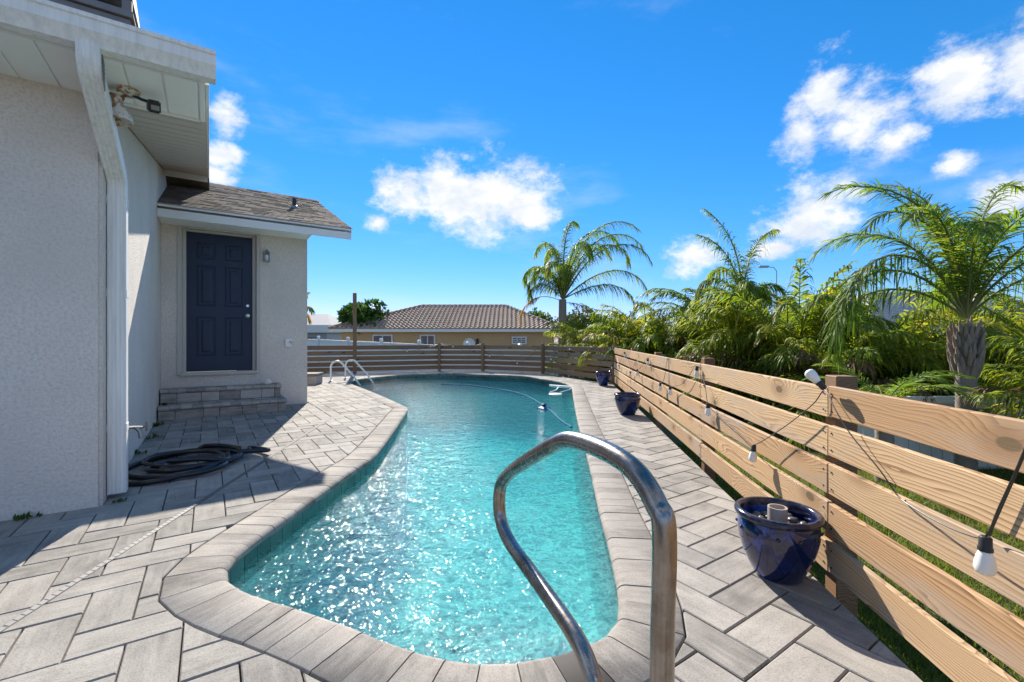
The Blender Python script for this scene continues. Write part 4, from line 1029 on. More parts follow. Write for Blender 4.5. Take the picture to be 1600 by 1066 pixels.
# ------------------------------------------------------------------ vinyl fences, neighbours
def vinyl(name, label, P, post_h, cap=True, gap=.15):
    o_ = Vector((P[0][0].x, P[0][0].y, 0)); t = thing(name, label, 'fence', o_); P = [(Vector((p.x, p.y, 0)), a_, b_) for p, a_, b_ in P]
    for (p, zt0, zb0), (q_, zt1, zb1) in zip(P[:-1], P[1:]):
        d = (q_-p); Lg = d.length; d.normalize(); n = Vector((-d.y, d.x, 0)); k = 0; nb = int(Lg/gap)
        q = MB()
        for i in range(nb):
            a0, a1 = i*Lg/nb+.004, (i+1)*Lg/nb-.004; f0 = i/nb
            zt, zb = zt0+(zt1-zt0)*f0, zb0+(zb1-zb0)*f0
            c0, c1 = p+d*a0-o_, p+d*a1-o_
            vv = [c0-n*.01, c1-n*.01, c1+n*.01, c0+n*.01]
            q.add([(v_.x, v_.y, zb) for v_ in vv]+[(v_.x, v_.y, zt-.05) for v_ in vv], [(0,3,2,1),(4,5,6,7),(0,1,5,4),(1,2,6,5),(2,3,7,6),(3,0,4,7)])
        tag(q.build('pickets', M['vinyl_white'], t), kind='stuff')
        ns = max(1, round(Lg/2.4))
        for i in range(ns):
            f0, f1 = i/ns, (i+1)/ns; a_, b_ = p+d*Lg*f0-o_, p+d*Lg*f1-o_; za, zb_ = zt0+(zt1-zt0)*f0, zt0+(zt1-zt0)*f1
            q = MB(); vv = []
            for c, z in ((a_, za), (b_, zb_)):
                for s_, dz in ((-.035,-.09),(.035,-.09),(.035,.0),(-.035,.0)): vv.append((c.x+n.x*s_, c.y+n.y*s_, z+dz))
            q.add(vv, [(0,1,2,3),(7,6,5,4),(0,4,5,1),(1,5,6,2),(2,6,7,3),(3,7,4,0)]); q.build('top_rail', M['vinyl_white'], t)
            zb0_ = zb0+(zb1-zb0)*f0
            po = MB().box(-.06,.06,-.06,.06,zb0_,za+.06).build('fence_post', M['vinyl_white'], t, loc=(a_.x, a_.y, 0), rot=math.atan2(d.y, d.x))
            if cap: MB().lathe([(.09,0),(.09,.03),(.10,.045),(.085,.10),(.03,.135)], 10, Matrix.Translation((0,0,za+.062))).build('post_cap', M['white_plastic'], po)
    return t
vinyl('vinyl_fence', 'white vinyl fence with round post caps behind the weathered far fence', [(AT(420,526,27)*1, 1.2, -.7), (AT(655,537,20)*1, .86, -.7), (AT(900,546,18), .62, -.68), (AT(1010,560,17.5), .35, -.68)], 0)
vinyl('vinyl_fence', 'white vinyl fence on the lawn behind the large right palm trunk', [(Vector((4.35,5.75,0)), .34, -.68), (Vector((11,6.0,0)), .34, -.7)], 0, cap=False)
vinyl('vinyl_fence', 'far white vinyl fence seen left of the large right palm trunk', [(Vector((10.8,12.6,0)), .80, -.6), (Vector((19,12.2,0)), .80, -.6)], 0, cap=False)

# neighbour's house with barrel tile roof
nb = thing('tile_roof_house', 'tan house with brown barrel tile hip roof beyond the far fence', 'house', (0, 32, -.75))
ZO = .75
MB().box(-12.4, 3.0, .5, 9.5, -.1, 2.45).build('wall', M['tan_stucco'], nb)
for x in (-6.7, -2.4, 3.0, -10.2): MB().box(x-.04, x+.04, .44, .498, 0, 2.40).build('downpipe', M['tan_stucco'], nb)
EZ2, RZ2 = 1.80+ZO, 3.78+ZO; X0, X1, RX0, RX1, YD = -13.1, 3.55, -7.35, -.55, 5.0
MB().box(X0, X1, .0, .05, EZ2-.20, EZ2-.01).build('fascia', M['far_white'], nb); MB().box(X0, X1, .052, 9.9, EZ2-.22, EZ2-.20).build('soffit', M['far_white'], nb)
nroof = MB(); nroof.v = [(X0,0,EZ2),(X1,0,EZ2),(X1,10,EZ2),(X0,10,EZ2),(RX0,YD,RZ2),(RX1,YD,RZ2)]; nroof.f = [(0,1,5,4),(2,3,4,5),(1,2,5),(3,0,4)]
nroof = nroof.build('tile_roof', M['rooftile'], nb)
def tilefield(A0, A1, T0, T1, per=.33, course=.43):
    """barrel tiles on the roof plane with eave A0->A1 and top T0->T1"""
    A0, A1, T0, T1 = map(Vector, (A0, A1, T0, T1)); ex_ = (A1-A0).normalized(); Lx = (A1-A0).length
    up = (T0-A0)-ex_*(T0-A0).dot(ex_); Ly = up.length; ey_ = up.normalized(); nz = ex_.cross(ey_); nz = nz if nz.z > 0 else -nz
    l0, l1 = (T0-A0).dot(ex_)/Ly, (A1-T1).dot(ex_)/Ly if (A1-T1).dot(ex_) else 0
    l1 = ((A1-A0).length-(T1-A0).dot(ex_))/Ly
    q = MB(); nr = int(Ly/course)
    for r_ in range(nr):
        y0 = r_*Ly/nr; y1 = (r_+1)*Ly/nr+.03; xa, xb = l0*y0, Lx-l1*y0
        i0 = math.ceil(xa/per)
        while (i0+1)*per < xb:
            xc = i0*per; vv = []
            for (yy, lift) in ((y0, .085), (y1, .0)):
                for k in range(6):
                    t = k/5; h_ = .095*math.sin(math.pi*min(1, t/.62)) if t < .62 else -.012*math.sin(math.pi*(t-.62)/.38)
                    vv.append(A0+ex_*(xc+per*t)+ey_*yy+nz*(h_+lift+.01))
            o_ = len(q.v); q.v += [tuple(p) for p in vv]; q.f += [(o_+k, o_+k+1, o_+7+k, o_+6+k) for k in range(5)]
            vv = [A0+ex_*(xc+per*k/5)+ey_*y0-nz*.0 for k in range(6)]; o2 = len(q.v); q.v += [tuple(p) for p in vv]; q.f += [(o2+k, o2+k+1, o_+k+1, o_+k) for k in range(5)]
            i0 += 1
    return q
tf = tilefield((X0,0,EZ2),(X1,0,EZ2),(RX0,YD,RZ2),(RX1,YD,RZ2)); tag(tf.build('barrel_tiles', M['rooftile'], nroof), kind='stuff')
tf = tilefield((X1,0,EZ2),(X1,10,EZ2),(RX1,YD,RZ2),(RX1,YD,RZ2)); tag(tf.build('barrel_tiles', M['rooftile'], nroof), kind='stuff')
tf = tilefield((X0,10,EZ2),(X0,0,EZ2),(RX0,YD,RZ2),(RX0,YD,RZ2)); tag(tf.build('barrel_tiles', M['rooftile'], nroof), kind='stuff')
for p, q_ in (((X0,0,EZ2+.08),(RX0,YD,RZ2+.08)), ((X1,0,EZ2+.08),(RX1,YD,RZ2+.08)), ((RX0,YD,RZ2+.06),(RX1,YD,RZ2+.06)), ((X1,10,EZ2+.08),(RX1,YD,RZ2+.08)), ((X0,10,EZ2+.08),(RX0,YD,RZ2+.08))):
    p, q_ = Vector(p), Vector(q_); n_ = int((q_-p).length/.4); q = MB()
    for i in range(n_): q.tube([p.lerp(q_, i/n_), p.lerp(q_, (i+1.1)/n_)], [.14, .10], 7)
    tag(q.build('ridge_tiles', M['rooftile'], nroof), kind='stuff')
# lower wing at the left
wroof = MB(); wroof.v = [(-13.6,1.2,EZ2),(-9.0,1.2,EZ2),(-13.0,6,EZ2+.0),(-11.6,5.2,3.0+ZO),(-8.0,5.2,3.0+ZO),(-13.6,9,EZ2)]; wroof.f = [(0,1,4,3),(0,3,5)]; wroof.build('wing_roof', M['rooftile'], nb)
tag(tilefield((-13.6,1.2,EZ2),(-9.0,1.2,EZ2),(-11.6,5.2,3.0+ZO),(-8.0,5.2,3.0+ZO)).build('barrel_tiles', M['rooftile'], nb), kind='stuff')
def nwin(x0, x1, z0, z1, mull=1, bars=False):
    w_ = MB().box(x0-.09, x0, .40, .498, z0-.09, z1+.09).box(x1, x1+.09, .40, .498, z0-.09, z1+.09).box(x0, x1, .40, .498, z1, z1+.09).box(x0, x1, .40, .498, z0-.09, z0).build('window', M['far_white'], nb)
    n_ = mull+1
    for i in range(n_):
        a_, b_ = x0+(x1-x0)*i/n_, x0+(x1-x0)*(i+1)/n_
        MB().box(a_+.03, b_-.03, .46, .48, z0+.02, z1-.02).build('pane', M['glass_dark'], w_)
        if i: MB().box(a_-.03, a_+.03, .43, .485, z0, z1).build('mullion', M['far_white'], w_)
    if bars:
        for z in (z0+(z1-z0)*.35, z0+(z1-z0)*.7): MB().box(x0, x1, .43, .455, z-.025, z+.025).build('mullion', M['far_white'], w_)
def nx(u): return (u-CX)/F*32.45
def nz_(v): return CAMH+(HZ-v)/F*32.45+ZO
nwin(nx(584), nx(611.5), nz_(541), nz_(525)); nwin(nx(658), nx(678), nz_(541), nz_(525)); nwin(nx(801.5), nx(821), nz_(536), nz_(528), 2, True)
mb = MB(); ra = .38; ac = (nx(733), nz_(538))
MB().lathe([(.001,0),(ra+.06,0),(ra+.06,.05),(ra-.02,.05),(ra-.02,.03),(.001,.03)], 24, Matrix.Translation((ac[0], .498, ac[1])) @ Matrix.Rotation(R(90),4,'X')).build('round_window', M['far_white'], nb, smooth=30)
lb = MB().box(-.10,.10,-.12,-.01,-.18,.1).lathe([(.14,.1),(.02,.24)], 6, Matrix.Translation((0,-.06,0)))
tag(lb.build('porch_lamp', M['black_plastic'], loc=(nx(746), 32.5, nz_(534)-ZO)), 'small black porch lamp on the tan house wall', 'wall lamp')

gh = thing('flat_roof_house', 'low white roofed house far left beyond the tall post', 'house', (-26, 52, -.8))
MB().box(-6, 4.5, 0, 8, 0, 2.6).build('wall', M['lamp_grey'], gh); MB().box(-6.5, 5.2, -.8, 8.4, 2.62, 3.5).build('roof', M['far_white'], gh)
mb = MB(); mb.v = [(-6.6,-.8,3.5),(5.3,-.8,3.5),(5.3,8.4,3.5),(-6.6,8.4,3.5),(-4,3.8,5.0),(3,3.8,5.0)]; mb.f = [(0,1,5,4),(2,3,4,5),(1,2,5),(3,0,4)]; mb.build('roof', M['grey_shingle_far'], gh)
for x in (-3, 0, 2.8): MB().box(x-.7, x+.7, -.06, -.002, 1.0, 2.1).build('window', M['glass_dark'], gh)
wh = thing('grey_roof_house', 'white house with pale grey shingle roof behind the right palms', 'house', (19.5, 24, -.7))
MB().box(0, 12, 0, 8, 0, 2.6).build('wall', M['far_white'], wh)
mb = MB(); mb.v = [(-.6,-.6,2.6),(12.6,-.6,2.6),(12.6,8.6,2.6),(-.6,8.6,2.6),(2.6,4,4.75),(9,4,4.75)]; mb.f = [(0,1,5,4),(2,3,4,5),(1,2,5),(3,0,4)]; rf_ = mb.build('roof', M['grey_shingle_far'], wh)
q = MB()
for r_ in range(14):
    f0 = r_/14; xa, xb = -.6+3.2*f0, 12.6-3.6*f0; y0, z0 = -.6+4.6*f0, 2.6+2.15*f0; x = xa
    while x < xb-.1:
        w_ = min(rnd.uniform(.5, 1.0), xb-x); q.box(x+.01, x+w_-.01, y0, y0+.36, z0-.02, z0+.05+.0, None); x += w_
tag(q.build('shingles', M['grey_shingle_far'], rf_), kind='stuff')
for x in (2, 5.5, 9): MB().box(x, x+1.3, -.06, -.002, 1.0, 2.1).build('window', M['glass_dark'], wh)
sl_p = AT(1195, 418, 38); slm = thing('street_lamp', 'distant street lamp head rising above the palm hedge', 'street lamp', (sl_p.x+1.0, 38, -.8))
hh_ = sl_p.z+.8; MB().tube([(0,0,0),(0,0,hh_-.3),(-.25,0,hh_),(-.8,0,hh_+.05)], .035, 8).build('pole', M['lamp_grey'], slm); MB().box(-1.5,-.7,-.15,.15,hh_-.02,hh_+.14).build('lamp_head', M['lamp_grey'], slm, bevel=.03)

# ------------------------------------------------------------------ vegetation
def frond(q, rq, origin, azim, pitch, Lf, bend, nleaf, ll, lw, rr, droop=.5, plume=.35, start=.14, bp=1.35):
    """one palm leaf: rachis bent by gravity, two rows of drooping leaflets"""
    d0 = Vector((math.cos(azim), math.sin(azim), 0)); side = Vector((-d0.y, d0.x, 0)); m_ = 14
    P = [Vector(origin)]; T = []
    tw = rr.uniform(-.25, .25)
    for i in range(m_):
        t = (i+.5)/m_; ph = pitch-bend*t**bp; v_ = (d0*math.cos(ph)+Vector((0,0,1))*math.sin(ph)+side*tw*t*.5).normalized(); T.append(v_); P.append(P[-1]+v_*(Lf/m_))
    rq.tube(P, [(.022*(1-.85*i/m_)+.003)*Lf/3 for i in range(m_+1)], 5, caps=False)
    for i in range(nleaf):
        t = start+(1-start)*(i+rr.random()*.7)/nleaf; x = t*m_; k = min(m_-1, int(x)); p = P[k].lerp(P[k+1], x-k); tg = T[k]
        sd = tg.cross(Vector((0,0,1))); sd = sd.normalized() if sd.length > .05 else side
        upv = sd.cross(tg).normalized()
        if upv.z < 0 and abs(tg.z) < .95: upv = -upv
        prof_ = (.45+.55*min(1, (t-start)/.25))*(1-.62*max(0, (t-.5)/.5)**1.3)
        for s_ in (-1, 1):
            al = R(62-38*t+rr.uniform(-9,9)); lift = plume*rr.uniform(-.5, 1.1)
            dv = (tg*math.cos(al)+sd*s_*math.sin(al)+upv*lift*math.sin(al)).normalized(); l_ = ll*prof_*rr.uniform(.82, 1.1)
            wv = dv.cross(upv); wv = (wv.normalized() if wv.length > .1 else tg); wv = (wv*.8+upv*rr.uniform(-.6,.6)).normalized()
            o_ = len(q.v); dr = droop*rr.uniform(.6, 1.3)
            for (f_, ww) in ((0, .35), (.35, 1.0), (.72, .7), (1.0, .06)):
                c = p+dv*l_*f_*(1-.25*dr*f_)+Vector((0,0,-1))*l_*dr*f_*f_*.75
                q.v.append(tuple(c-wv*lw*ww*.5)); q.v.append(tuple(c+wv*lw*ww*.5))
            q.f += [(o_+2*k, o_+2*k+1, o_+2*k+3, o_+2*k+2) for k in range(3)]
def add_fronds(t, specs, rr, leafmat='palm_leaf', **kw):
    for sp in specs:
        q, rq = MB(), MB(); mt = sp.get('mat', leafmat)
        frond(q, rq, sp.get('o', (0,0,0)), sp['az'], sp['p'], sp['L'], sp['b'], sp.get('n', 55), sp.get('ll', .55), sp.get('lw', .03), rr, sp.get('droop', .5), sp.get('plume', .35), sp.get('start', .14), sp.get('bp', 1.35))
        me = bpy.data.meshes.new('frond'); me.from_pydata(q.v+rq.v, [], q.f+[tuple(i+len(q.v) for i in f) for f in rq.f])
        me.materials.append(M[mt]); me.materials.append(M['rachis'] if mt not in ('dry_leaf', 'brown_leaf') else M[mt])
        idx = np.zeros(len(q.f)+len(rq.f), dtype=np.int32); idx[len(q.f):] = 1; me.polygons.foreach_set('material_index', idx)
        o_ = link('frond', me, t, sp.get('at', (0,0,0))); KIDS.setdefault(t.name, []).append(o_)
        if mt == 'dry_leaf': o_['label'] = 'dead yellow frond'
        if mt == 'brown_leaf': o_['label'] = 'dried brown frond'
def trunk(t, h_, r0, r1, rr, mat='trunk', bulge=0, rings=.06, lean=(0,0)):
    P, Rr = [], []; n_ = max(6, int(h_/rings))
    for i in range(n_*2+1):
        f_ = i/(n_*2); P.append((lean[0]*f_, lean[1]*f_, h_*f_)); Rr.append((r0+(r1-r0)*f_)*(1+(.035 if i % 2 else -.02)+rr.uniform(-.015,.015)) + bulge*max(0, (f_-.55)/.45)**1.5)
    o_ = MB().tube(P, Rr, 18).build('trunk', M[mat], t, smooth=70); KIDS.setdefault(t.name, []).append(o_); return o_
# queen palm beyond the far fence
r1 = random.Random(21); base = AT(879, 545, 18); pl = thing('palm_tree', 'feathery palm with a hanging yellow frond beside the tan house', 'palm tree', (base.x, 18, -.66)); ch = 1.08+62/F*18+.66
trunk(pl, ch, .20, .15, r1)
sp = []
for azd, pd_, Lf, b_ in ((60,86,3.5,70),(20,82,3.4,95),(5,70,3.6,95),(350,60,3.3,90),(5,40,3.0,85),(345,26,2.4,80),(120,82,3.0,95),(165,74,2.4,120),(100,74,3.0,95),(190,62,1.9,125),(215,70,2.2,120),(250,66,2.5,110),(285,66,2.8,100),(320,62,3.0,100),(80,62,2.8,95),(175,50,1.7,120),(330,76,3.4,85),(140,66,2.2,110),(40,72,3.2,90)):
    sp.append(dict(az=R(azd), p=R(pd_), L=Lf*1.42*(.8 if 140 < azd < 260 else 1), b=R(b_*1.5), bp=2.3, o=(0,0,ch), n=100, ll=.62, lw=.032, droop=1.1, plume=1.0))
sp.append(dict(az=R(185), p=R(28), L=2.3, b=R(125), o=(0,0,ch-.1), n=46, ll=.5, lw=.04, droop=1.1, mat='dry_leaf', start=.4))
sp.append(dict(az=R(345), p=R(5), L=1.7, b=R(85), o=(0,0,ch-.15), n=30, ll=.4, lw=.04, droop=1.0, mat='brown_leaf'))
add_fronds(pl, sp, r1)
# big palm at the right
r2 = random.Random(33); pb = thing('palm_tree', 'large palm with bare ringed trunk and arching fronds at the right', 'palm tree', (5.27, 5.2, -.72)); ch = CAMH+34/F*5.2+.72
trunk(pb, ch-.10, .10, .085, r2, bulge=.03, rings=.05)
for k in range(64):
    a_ = k*2.4+r2.uniform(-.3,.3); f_ = k/63; zz = ch-.62+.52*f_; rr_ = .075+.03*math.sin(math.pi*f_)
    bt = MB().tube([(math.cos(a_)*rr_, math.sin(a_)*rr_, zz-.10), (math.cos(a_)*(rr_+.035), math.sin(a_)*(rr_+.035), zz), (math.cos(a_)*(rr_+.055+.02*r2.random()), math.sin(a_)*(rr_+.055), zz+.06+.08*r2.random())], [.026, .024, .006], 6).build('leaf_base', M['boot'], pb, smooth=60)
sp = []
for azd, pd_, Lf, b_ in ((182,50,2.5,120),(175,38,2.25,112),(187,62,2.5,128),(140,80,2.5,62),(160,84,2.7,95),(95,84,2.5,60),(150,70,2.3,110),(70,78,2.5,70),(35,70,2.5,80),(10,60,2.5,90),(355,44,2.4,90),(330,62,2.2,95),(300,66,2.0,88),(262,74,1.9,92),(235,68,2.0,105),(210,72,2.2,100),(50,55,2.1,85),(110,68,2.2,80),(20,80,2.6,75),(185,78,2.3,115),(0,75,2.5,95)):
    sp.append(dict(az=R(azd), p=R(pd_), L=Lf*.92, b=R(b_*(1.38 if pd_ < 66 else 1.15)), o=(0,0,ch), n=88, ll=.44, lw=.016, droop=1.0 if pd_ < 66 else .6, plume=.8 if pd_ < 66 else 1.1, bp=1.6 if pd_ < 66 else 2.0))
add_fronds(pb, sp, r2)
# tall upright palm and a dark arching one in the hedge
r3 = random.Random(8); b3 = AT(1160, 490, 11); p3 = thing('palm_tree', 'tall narrow palm rising above the hedge with drooping tips', 'palm tree', (b3.x, 11, -.62)); ch = 1.08+45/F*11+.62
trunk(p3, ch, .12, .09, r3)
add_fronds(p3, [dict(az=R(a_), p=R(p_), L=L_*(1 if p_ > 77 else .72), b=R(b_*1.5), o=(0,0,ch), n=95, ll=.55, lw=.028, droop=1.05, plume=.9, bp=1.9) for a_, p_, L_, b_ in ((165,89,2.8,34),(175,84,2.3,46),(20,86,2.6,50),(10,76,1.6,110),(100,80,2.2,95),(185,70,2.3,95),(250,75,1.8,100),(320,72,1.7,90),(170,60,2.0,90),(40,66,1.9,100))], r3)
b4 = AT(1100, 500, 12.2); p4 = thing('palm_tree', 'dark green palm with low arching fronds left of the tall narrow palm', 'palm tree', (b4.x, 12.2, -.62)); ch = 1.08+25/F*12.2+.62
trunk(p4, ch, .13, .10, r3)
add_fronds(p4, [dict(az=R(a_), p=R(p_), L=L_, b=R(b_), o=(0,0,ch), n=52, ll=.5, lw=.032, droop=.7, plume=.5) for a_, p_, L_, b_ in ((178,62,2.2,95),(165,48,2.1,90),(190,38,1.9,80),(200,66,2.0,105),(150,70,2.0,90),(20,58,1.9,95),(350,40,1.8,90),(270,60,1.7,95),(230,50,1.7,95),(90,70,2,80))], r3)
# areca clumps: three built, then copied along the hedge
def areca(name, seed, n_, hgt, label, mats=('areca_leaf',)):
    rr = random.Random(seed); t = thing(name, label, 'palm bush')
    for k in range(7):
        a_ = rr.uniform(0, 6.28); d_ = rr.uniform(.05, .35); hs = hgt*rr.uniform(.25, .5)
        s_ = MB().tube([(d_*.4*math.cos(a_), d_*.4*math.sin(a_), 0), (d_*math.cos(a_), d_*math.sin(a_), hs)], [.035, .024], 8).build('stem', M['rachis'], t, smooth=60); KIDS.setdefault(t.name, []).append(s_)
    sp = []
    for k in range(n_):
        a_ = rr.uniform(0, 6.28); low = rr.random(); p_ = 84-60*low**1.2; Lf = hgt*rr.uniform(.5, .72)
        sp.append(dict(az=a_, p=R(p_), L=Lf, b=R(rr.uniform(55, 105)), o=(.2*math.cos(a_), .2*math.sin(a_), hgt*(.18+.27*(1-low))), n=46, ll=.50*hgt/2.6, lw=.030, droop=.9, plume=.95, mat='brown_leaf' if rr.random() < .06 else mats[0]))
    add_fronds(t, sp, rr); return t
ar = [areca('areca_palm', 101, 44, 2.9, ''), areca('areca_palm', 102, 42, 2.8, ''), areca('areca_palm', 103, 40, 2.6, '')]
spots = [(2.75,16.6,.95,'yellowish areca palm just right of the feathery palm trunk'), (3.5,15.3,1.05,'areca palm in the hedge above the fence corner'), (3.55,13.6,1.0,'areca palm in the hedge right of the small far pot'),
         (3.7,12.2,1.05,'areca palm in the hedge behind the middle blue pot'), (4.3,11.6,1.0,'areca palm in front of the dark arching palm'), (4.55,10.2,.98,'areca palm below the tall narrow palm'),
         (4.9,9.3,.95,'dense areca palm right of the tall narrow palm'), (5.35,8.6,1.12,'tall areca palm under the distant street lamp'), (6.1,9.6,1.32,'areca palm at the back of the hedge by the street lamp'),
         (5.4,7.4,.8,'low areca palm behind the up-turned festoon bulb'), (6.6,8.0,1.05,'areca palm behind the longest drooping frond of the large palm'), (7.6,7.6,.85,'areca palm just left of the large right palm trunk'),
         (6.35,4.7,.72,'areca palm at the right edge in front of the white lawn fence'), (8.9,7.4,1.0,'areca palm at the right behind the white lawn fence'), (4.0,14.2,.95,'areca palm between the fence corner and the dark arching palm'), (4.35,12.9,.9,'areca palm behind the up-front row near the far pots'), (5.3,10.6,1.0,'areca palm behind the tall narrow palm'), (6.4,11.2,1.1,'areca palm deep in the hedge left of the street lamp'), (10.2,9.0,1.15,'areca palm far right behind the large palm crown')]
for i, (x, y, s_, lab) in enumerate(spots):
    o_ = ar[i] if i < 3 else copy_tree(ar[i % 3])
    o_.location = (x, y, ground_z(x, y)-.02); o_.rotation_euler = (0, 0, rnd.uniform(0, 6.28)); o_.scale = (s_, s_, s_); o_['label'] = lab; o_['group'] = 'areca palms in the hedge'
# cycad-like low palm
r5 = random.Random(55); cy = thing('low_palm', 'low palm with stiff arching fronds just behind the pine fence', 'palm bush', (4.2, 5.05, -.7)); cyh = 1.0
trunk(cy, cyh, .10, .08, r5)
add_fronds(cy, [dict(az=R(a_*27.7+r5.uniform(-8,8)), p=R(r5.uniform(15,65)), L=r5.uniform(.75,1.05), b=R(r5.uniform(55,95)), o=(0,0,cyh), n=34, ll=.26, lw=.017, droop=.3, plume=.25) for a_ in range(13)] + [dict(az=R(100), p=R(-10), L=.7, b=R(60), o=(0,0,cyh-.05), n=24, ll=.22, lw=.016, droop=.5, mat='brown_leaf')], r5)
# leafy masses
def cloud_leaves(n_, rx, ry, rz, cz, size, rs, lumps=7):
    g_ = np.random.default_rng(rs); cen = g_.normal(size=(lumps, 3)); cen /= np.linalg.norm(cen, axis=1)[:, None]; cen *= g_.uniform(.25, .62, (lumps, 1)); cen[:, 2] = np.abs(cen[:, 2])*.9-.1
    which = g_.integers(0, lumps, n_); d = g_.normal(size=(n_, 3)); d /= np.linalg.norm(d, axis=1)[:, None]; rad = g_.uniform(.25, 1, (n_, 1))**.5*g_.uniform(.34, .55, (lumps, 1))[which]
    c = (cen[which]+d*rad)*np.array([rx, ry, rz])+np.array([0, 0, cz])
    a = g_.normal(size=(n_, 3))+d*.5; a /= np.linalg.norm(a, axis=1)[:, None]; b = np.cross(a, g_.normal(size=(n_, 3))); b /= np.linalg.norm(b, axis=1)[:, None]
    s_ = size*g_.uniform(.6, 1.3, (n_, 1))
    v_ = np.stack([c-a*s_, c-b*s_*.45, c+a*s_, c+b*s_*.45], 1).reshape(-1, 3); f_ = np.arange(n_*4).reshape(-1, 4)
    return v_.tolist(), f_.tolist()
def leafy(name, label, cat, loc, rx, ry, rz, cz, n_, size, mat, rs, stem=True, lumps=7, group=None):
    t = thing(name, label, cat, loc, 0, group); v_, f_ = cloud_leaves(n_, rx, ry, rz, cz, size, rs, lumps)
    me = bpy.data.meshes.new('foliage'); me.from_pydata(v_, [], f_); me.materials.append(M[mat]); link('crown', me, t)
    rr = random.Random(rs); q = MB(); q.tube([(0,0,-.1),(.03,.02,cz*.6),(.05*rx,0,cz)], [.05*max(rx,.7), .04*max(rx,.7), .02*max(rx,.7)], 8)
    for k in range(5):
        a_ = k*1.26+rr.random(); q.tube([(0.02,0.01,cz*.5), (rx*.35*math.cos(a_), ry*.35*math.sin(a_), cz*.95), (rx*.6*math.cos(a_), ry*.6*math.sin(a_), cz+rz*.3)], [.03*max(rx,.7), .02*max(rx,.7), .008*max(rx,.7)], 6)
    q.build('trunk', M['bark'], t); return t
for i, (x, y, rx, rz, cz, lab) in enumerate(((3.3,15.2,1.0,1.0,.9,'dark leafy bush behind the fence corner'), (4.1,13.2,1.0,1.0,.9,'dark leafy bush behind the far part of the pine fence'), (4.9,11.3,1.0,1.0,.9,'dark leafy bush below the dark arching palm'), (5.3,10.0,1.0,1.0,.9,'dark leafy bush below the tall narrow palm'),
        (5.7,8.4,1.0,1.0,.9,'dark leafy bush below the street lamp'), (6.5,7.1,.95,.75,.7,'dark leafy bush under the drooping frond of the large palm'), (7.9,8.6,1.3,1.1,1.0,'dark leafy bush behind the drooping frond of the large palm'), (9.3,8.3,1.1,.9,.8,'dark leafy bush beside the far white fence'))):
    leafy('leafy_bush', lab, 'bush', (x, y, ground_z(x, y)), rx, rx, rz, cz, 2600, .075, 'shrub_leaf', 300+i, group='leafy bushes under the palms')
tr = leafy('round_tree', 'dark green round-leaved tree behind the tall bare post', 'tree', (-11.2*1.0, 34.5, -.7), 2.7, 2.4, 2.1, 3.0, 3200, .24, 'tree_leaf', 401, lumps=12)
leafy('distant_tree', 'hazy olive tree far behind the flat white roof', 'tree', (-27.5, 64, -.8), 4.5, 4, 2.8, 3.0, 2600, .35, 'far_leaf', 402, lumps=10)
leafy('distant_tree', 'thin brownish tree right of the feathery palm trunk', 'tree', (6.6, 44, -.8), 3.6, 3, 2.6, 3.2, 1500, .22, 'far_leaf', 403, lumps=12)
leafy('distant_tree', 'small tree peeking over the right end of the tile roof', 'tree', (2.2, 46, -.8), 2.6, 2.5, 2.4, 3.4, 1300, .25, 'tree_leaf', 404, lumps=9)
leafy('distant_tree', 'broad tree far behind the pale grey shingle roof', 'tree', (30, 40, -.8), 6, 5, 4, 3.2, 3000, .35, 'tree_leaf', 405, lumps=12)
leafy('distant_tree', 'dark tree closing the gap behind the palm hedge', 'tree', (16, 30, -.8), 5, 4, 2.6, 1.6, 3000, .3, 'shrub_leaf', 406, lumps=12)
r6 = random.Random(66); pk = thing('palm_tree', 'palm frond tips peeking out beside the house corner', 'palm tree', (-9.4, 19.5, -.7)); ch = 3.15
trunk(pk, ch, .16, .13, r6)
add_fronds(pk, [dict(az=R(a_), p=R(p_), L=L_, b=R(b_), o=(0,0,ch), n=40, ll=.45, lw=.04, droop=.8, plume=.5, mat=m_) for a_, p_, L_, b_, m_ in ((355,30,.9,100,'palm_leaf'),(10,-20,.8,60,'dry_leaf'),(180,40,1.5,90,'palm_leaf'),(100,60,1.6,80,'palm_leaf'),(240,50,1.5,90,'palm_leaf'),(60,75,1.0,60,'palm_leaf'))], r6)
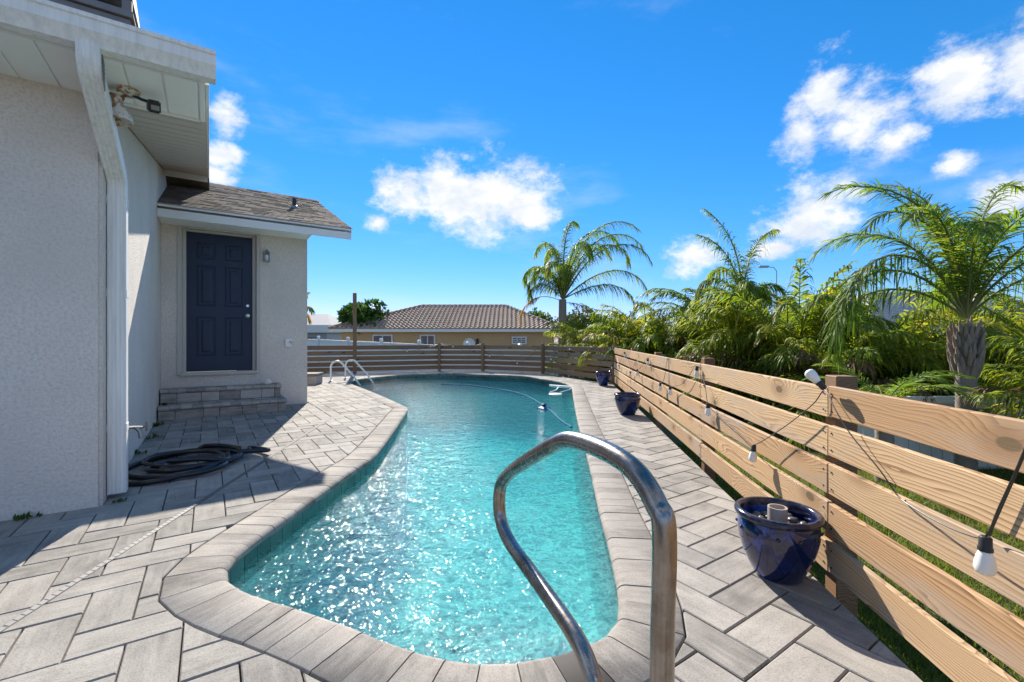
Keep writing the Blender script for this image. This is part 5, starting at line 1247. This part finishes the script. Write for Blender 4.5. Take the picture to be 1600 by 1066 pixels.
# lawn grass seen through the boards
gr = np.random.default_rng(9); n_ = 60000
y_ = gr.uniform(.15, 6.2, n_); x_ = FX0+FK*y_+.1+gr.uniform(0, 1, n_)**1.3*(1.2+y_*.75); z_ = np.array([ground_z(a_, b_) for a_, b_ in zip(x_, y_)])
an = gr.uniform(0, 2*np.pi, n_); ln = gr.uniform(.03, .075, n_); wd = gr.uniform(.003, .006, n_); tx, ty = gr.normal(0, .028, n_), gr.normal(0, .028, n_)
dx, dy = np.cos(an)*wd, np.sin(an)*wd
v_ = np.stack([np.stack([x_-dx, y_-dy, z_-.005], 1), np.stack([x_+dx, y_+dy, z_-.005], 1), np.stack([x_+tx, y_+ty, z_+ln], 1)], 1).reshape(-1, 3)
me = bpy.data.meshes.new('grass'); me.from_pydata(v_.tolist(), [], np.arange(n_*3).reshape(-1, 3).tolist()); me.materials.append(M['grass'])
tag(link('grass', me), 'short lawn grass on the slope behind the pine fence', 'grass', kind='stuff')
# weeds along the wall foot
wr = random.Random(77)
for (lx, ly, s_, lab) in ((-.62,-.03,1.0,'small green weed at the foot of the front wall near the left edge'), (-.33,-.03,.6,'tiny weed at the front wall just left of the downspout'), (.08,.02,.4,'tiny weed beside the foot of the downspout'), (.04,1.55,.7,'small weed at the side wall behind the coiled hose'), (.05,2.35,.9,'small weed at the side wall midway to the steps'), (.05,3.2,.9,'leafy weed at the side wall just before the steps'), (.06,3.85,.7,'dark weed in the corner on the lower step')):
    t = thing('weed', lab, 'weed', HW(lx, ly, .0 if ly < 3.6 else .175), wr.uniform(0,6)); q = MB()
    for k in range(26):
        a_ = wr.uniform(0,6.28); l_ = .07*s_*wr.uniform(.5,1.2); e_ = wr.uniform(.2,1.3); d = Vector((math.cos(a_)*math.cos(e_), math.sin(a_)*math.cos(e_), math.sin(e_))); sd = d.cross(Vector((0,0,1))).normalized()*l_*.22; o_ = Vector((wr.uniform(-.03,.03), wr.uniform(-.09,.09), 0))*s_
        q.add([o_, o_+d*l_*.5-sd, o_+d*l_, o_+d*l_*.5+sd], [(0,1,2,3)])
    q.build('leaves', M['shrub_leaf'], t)
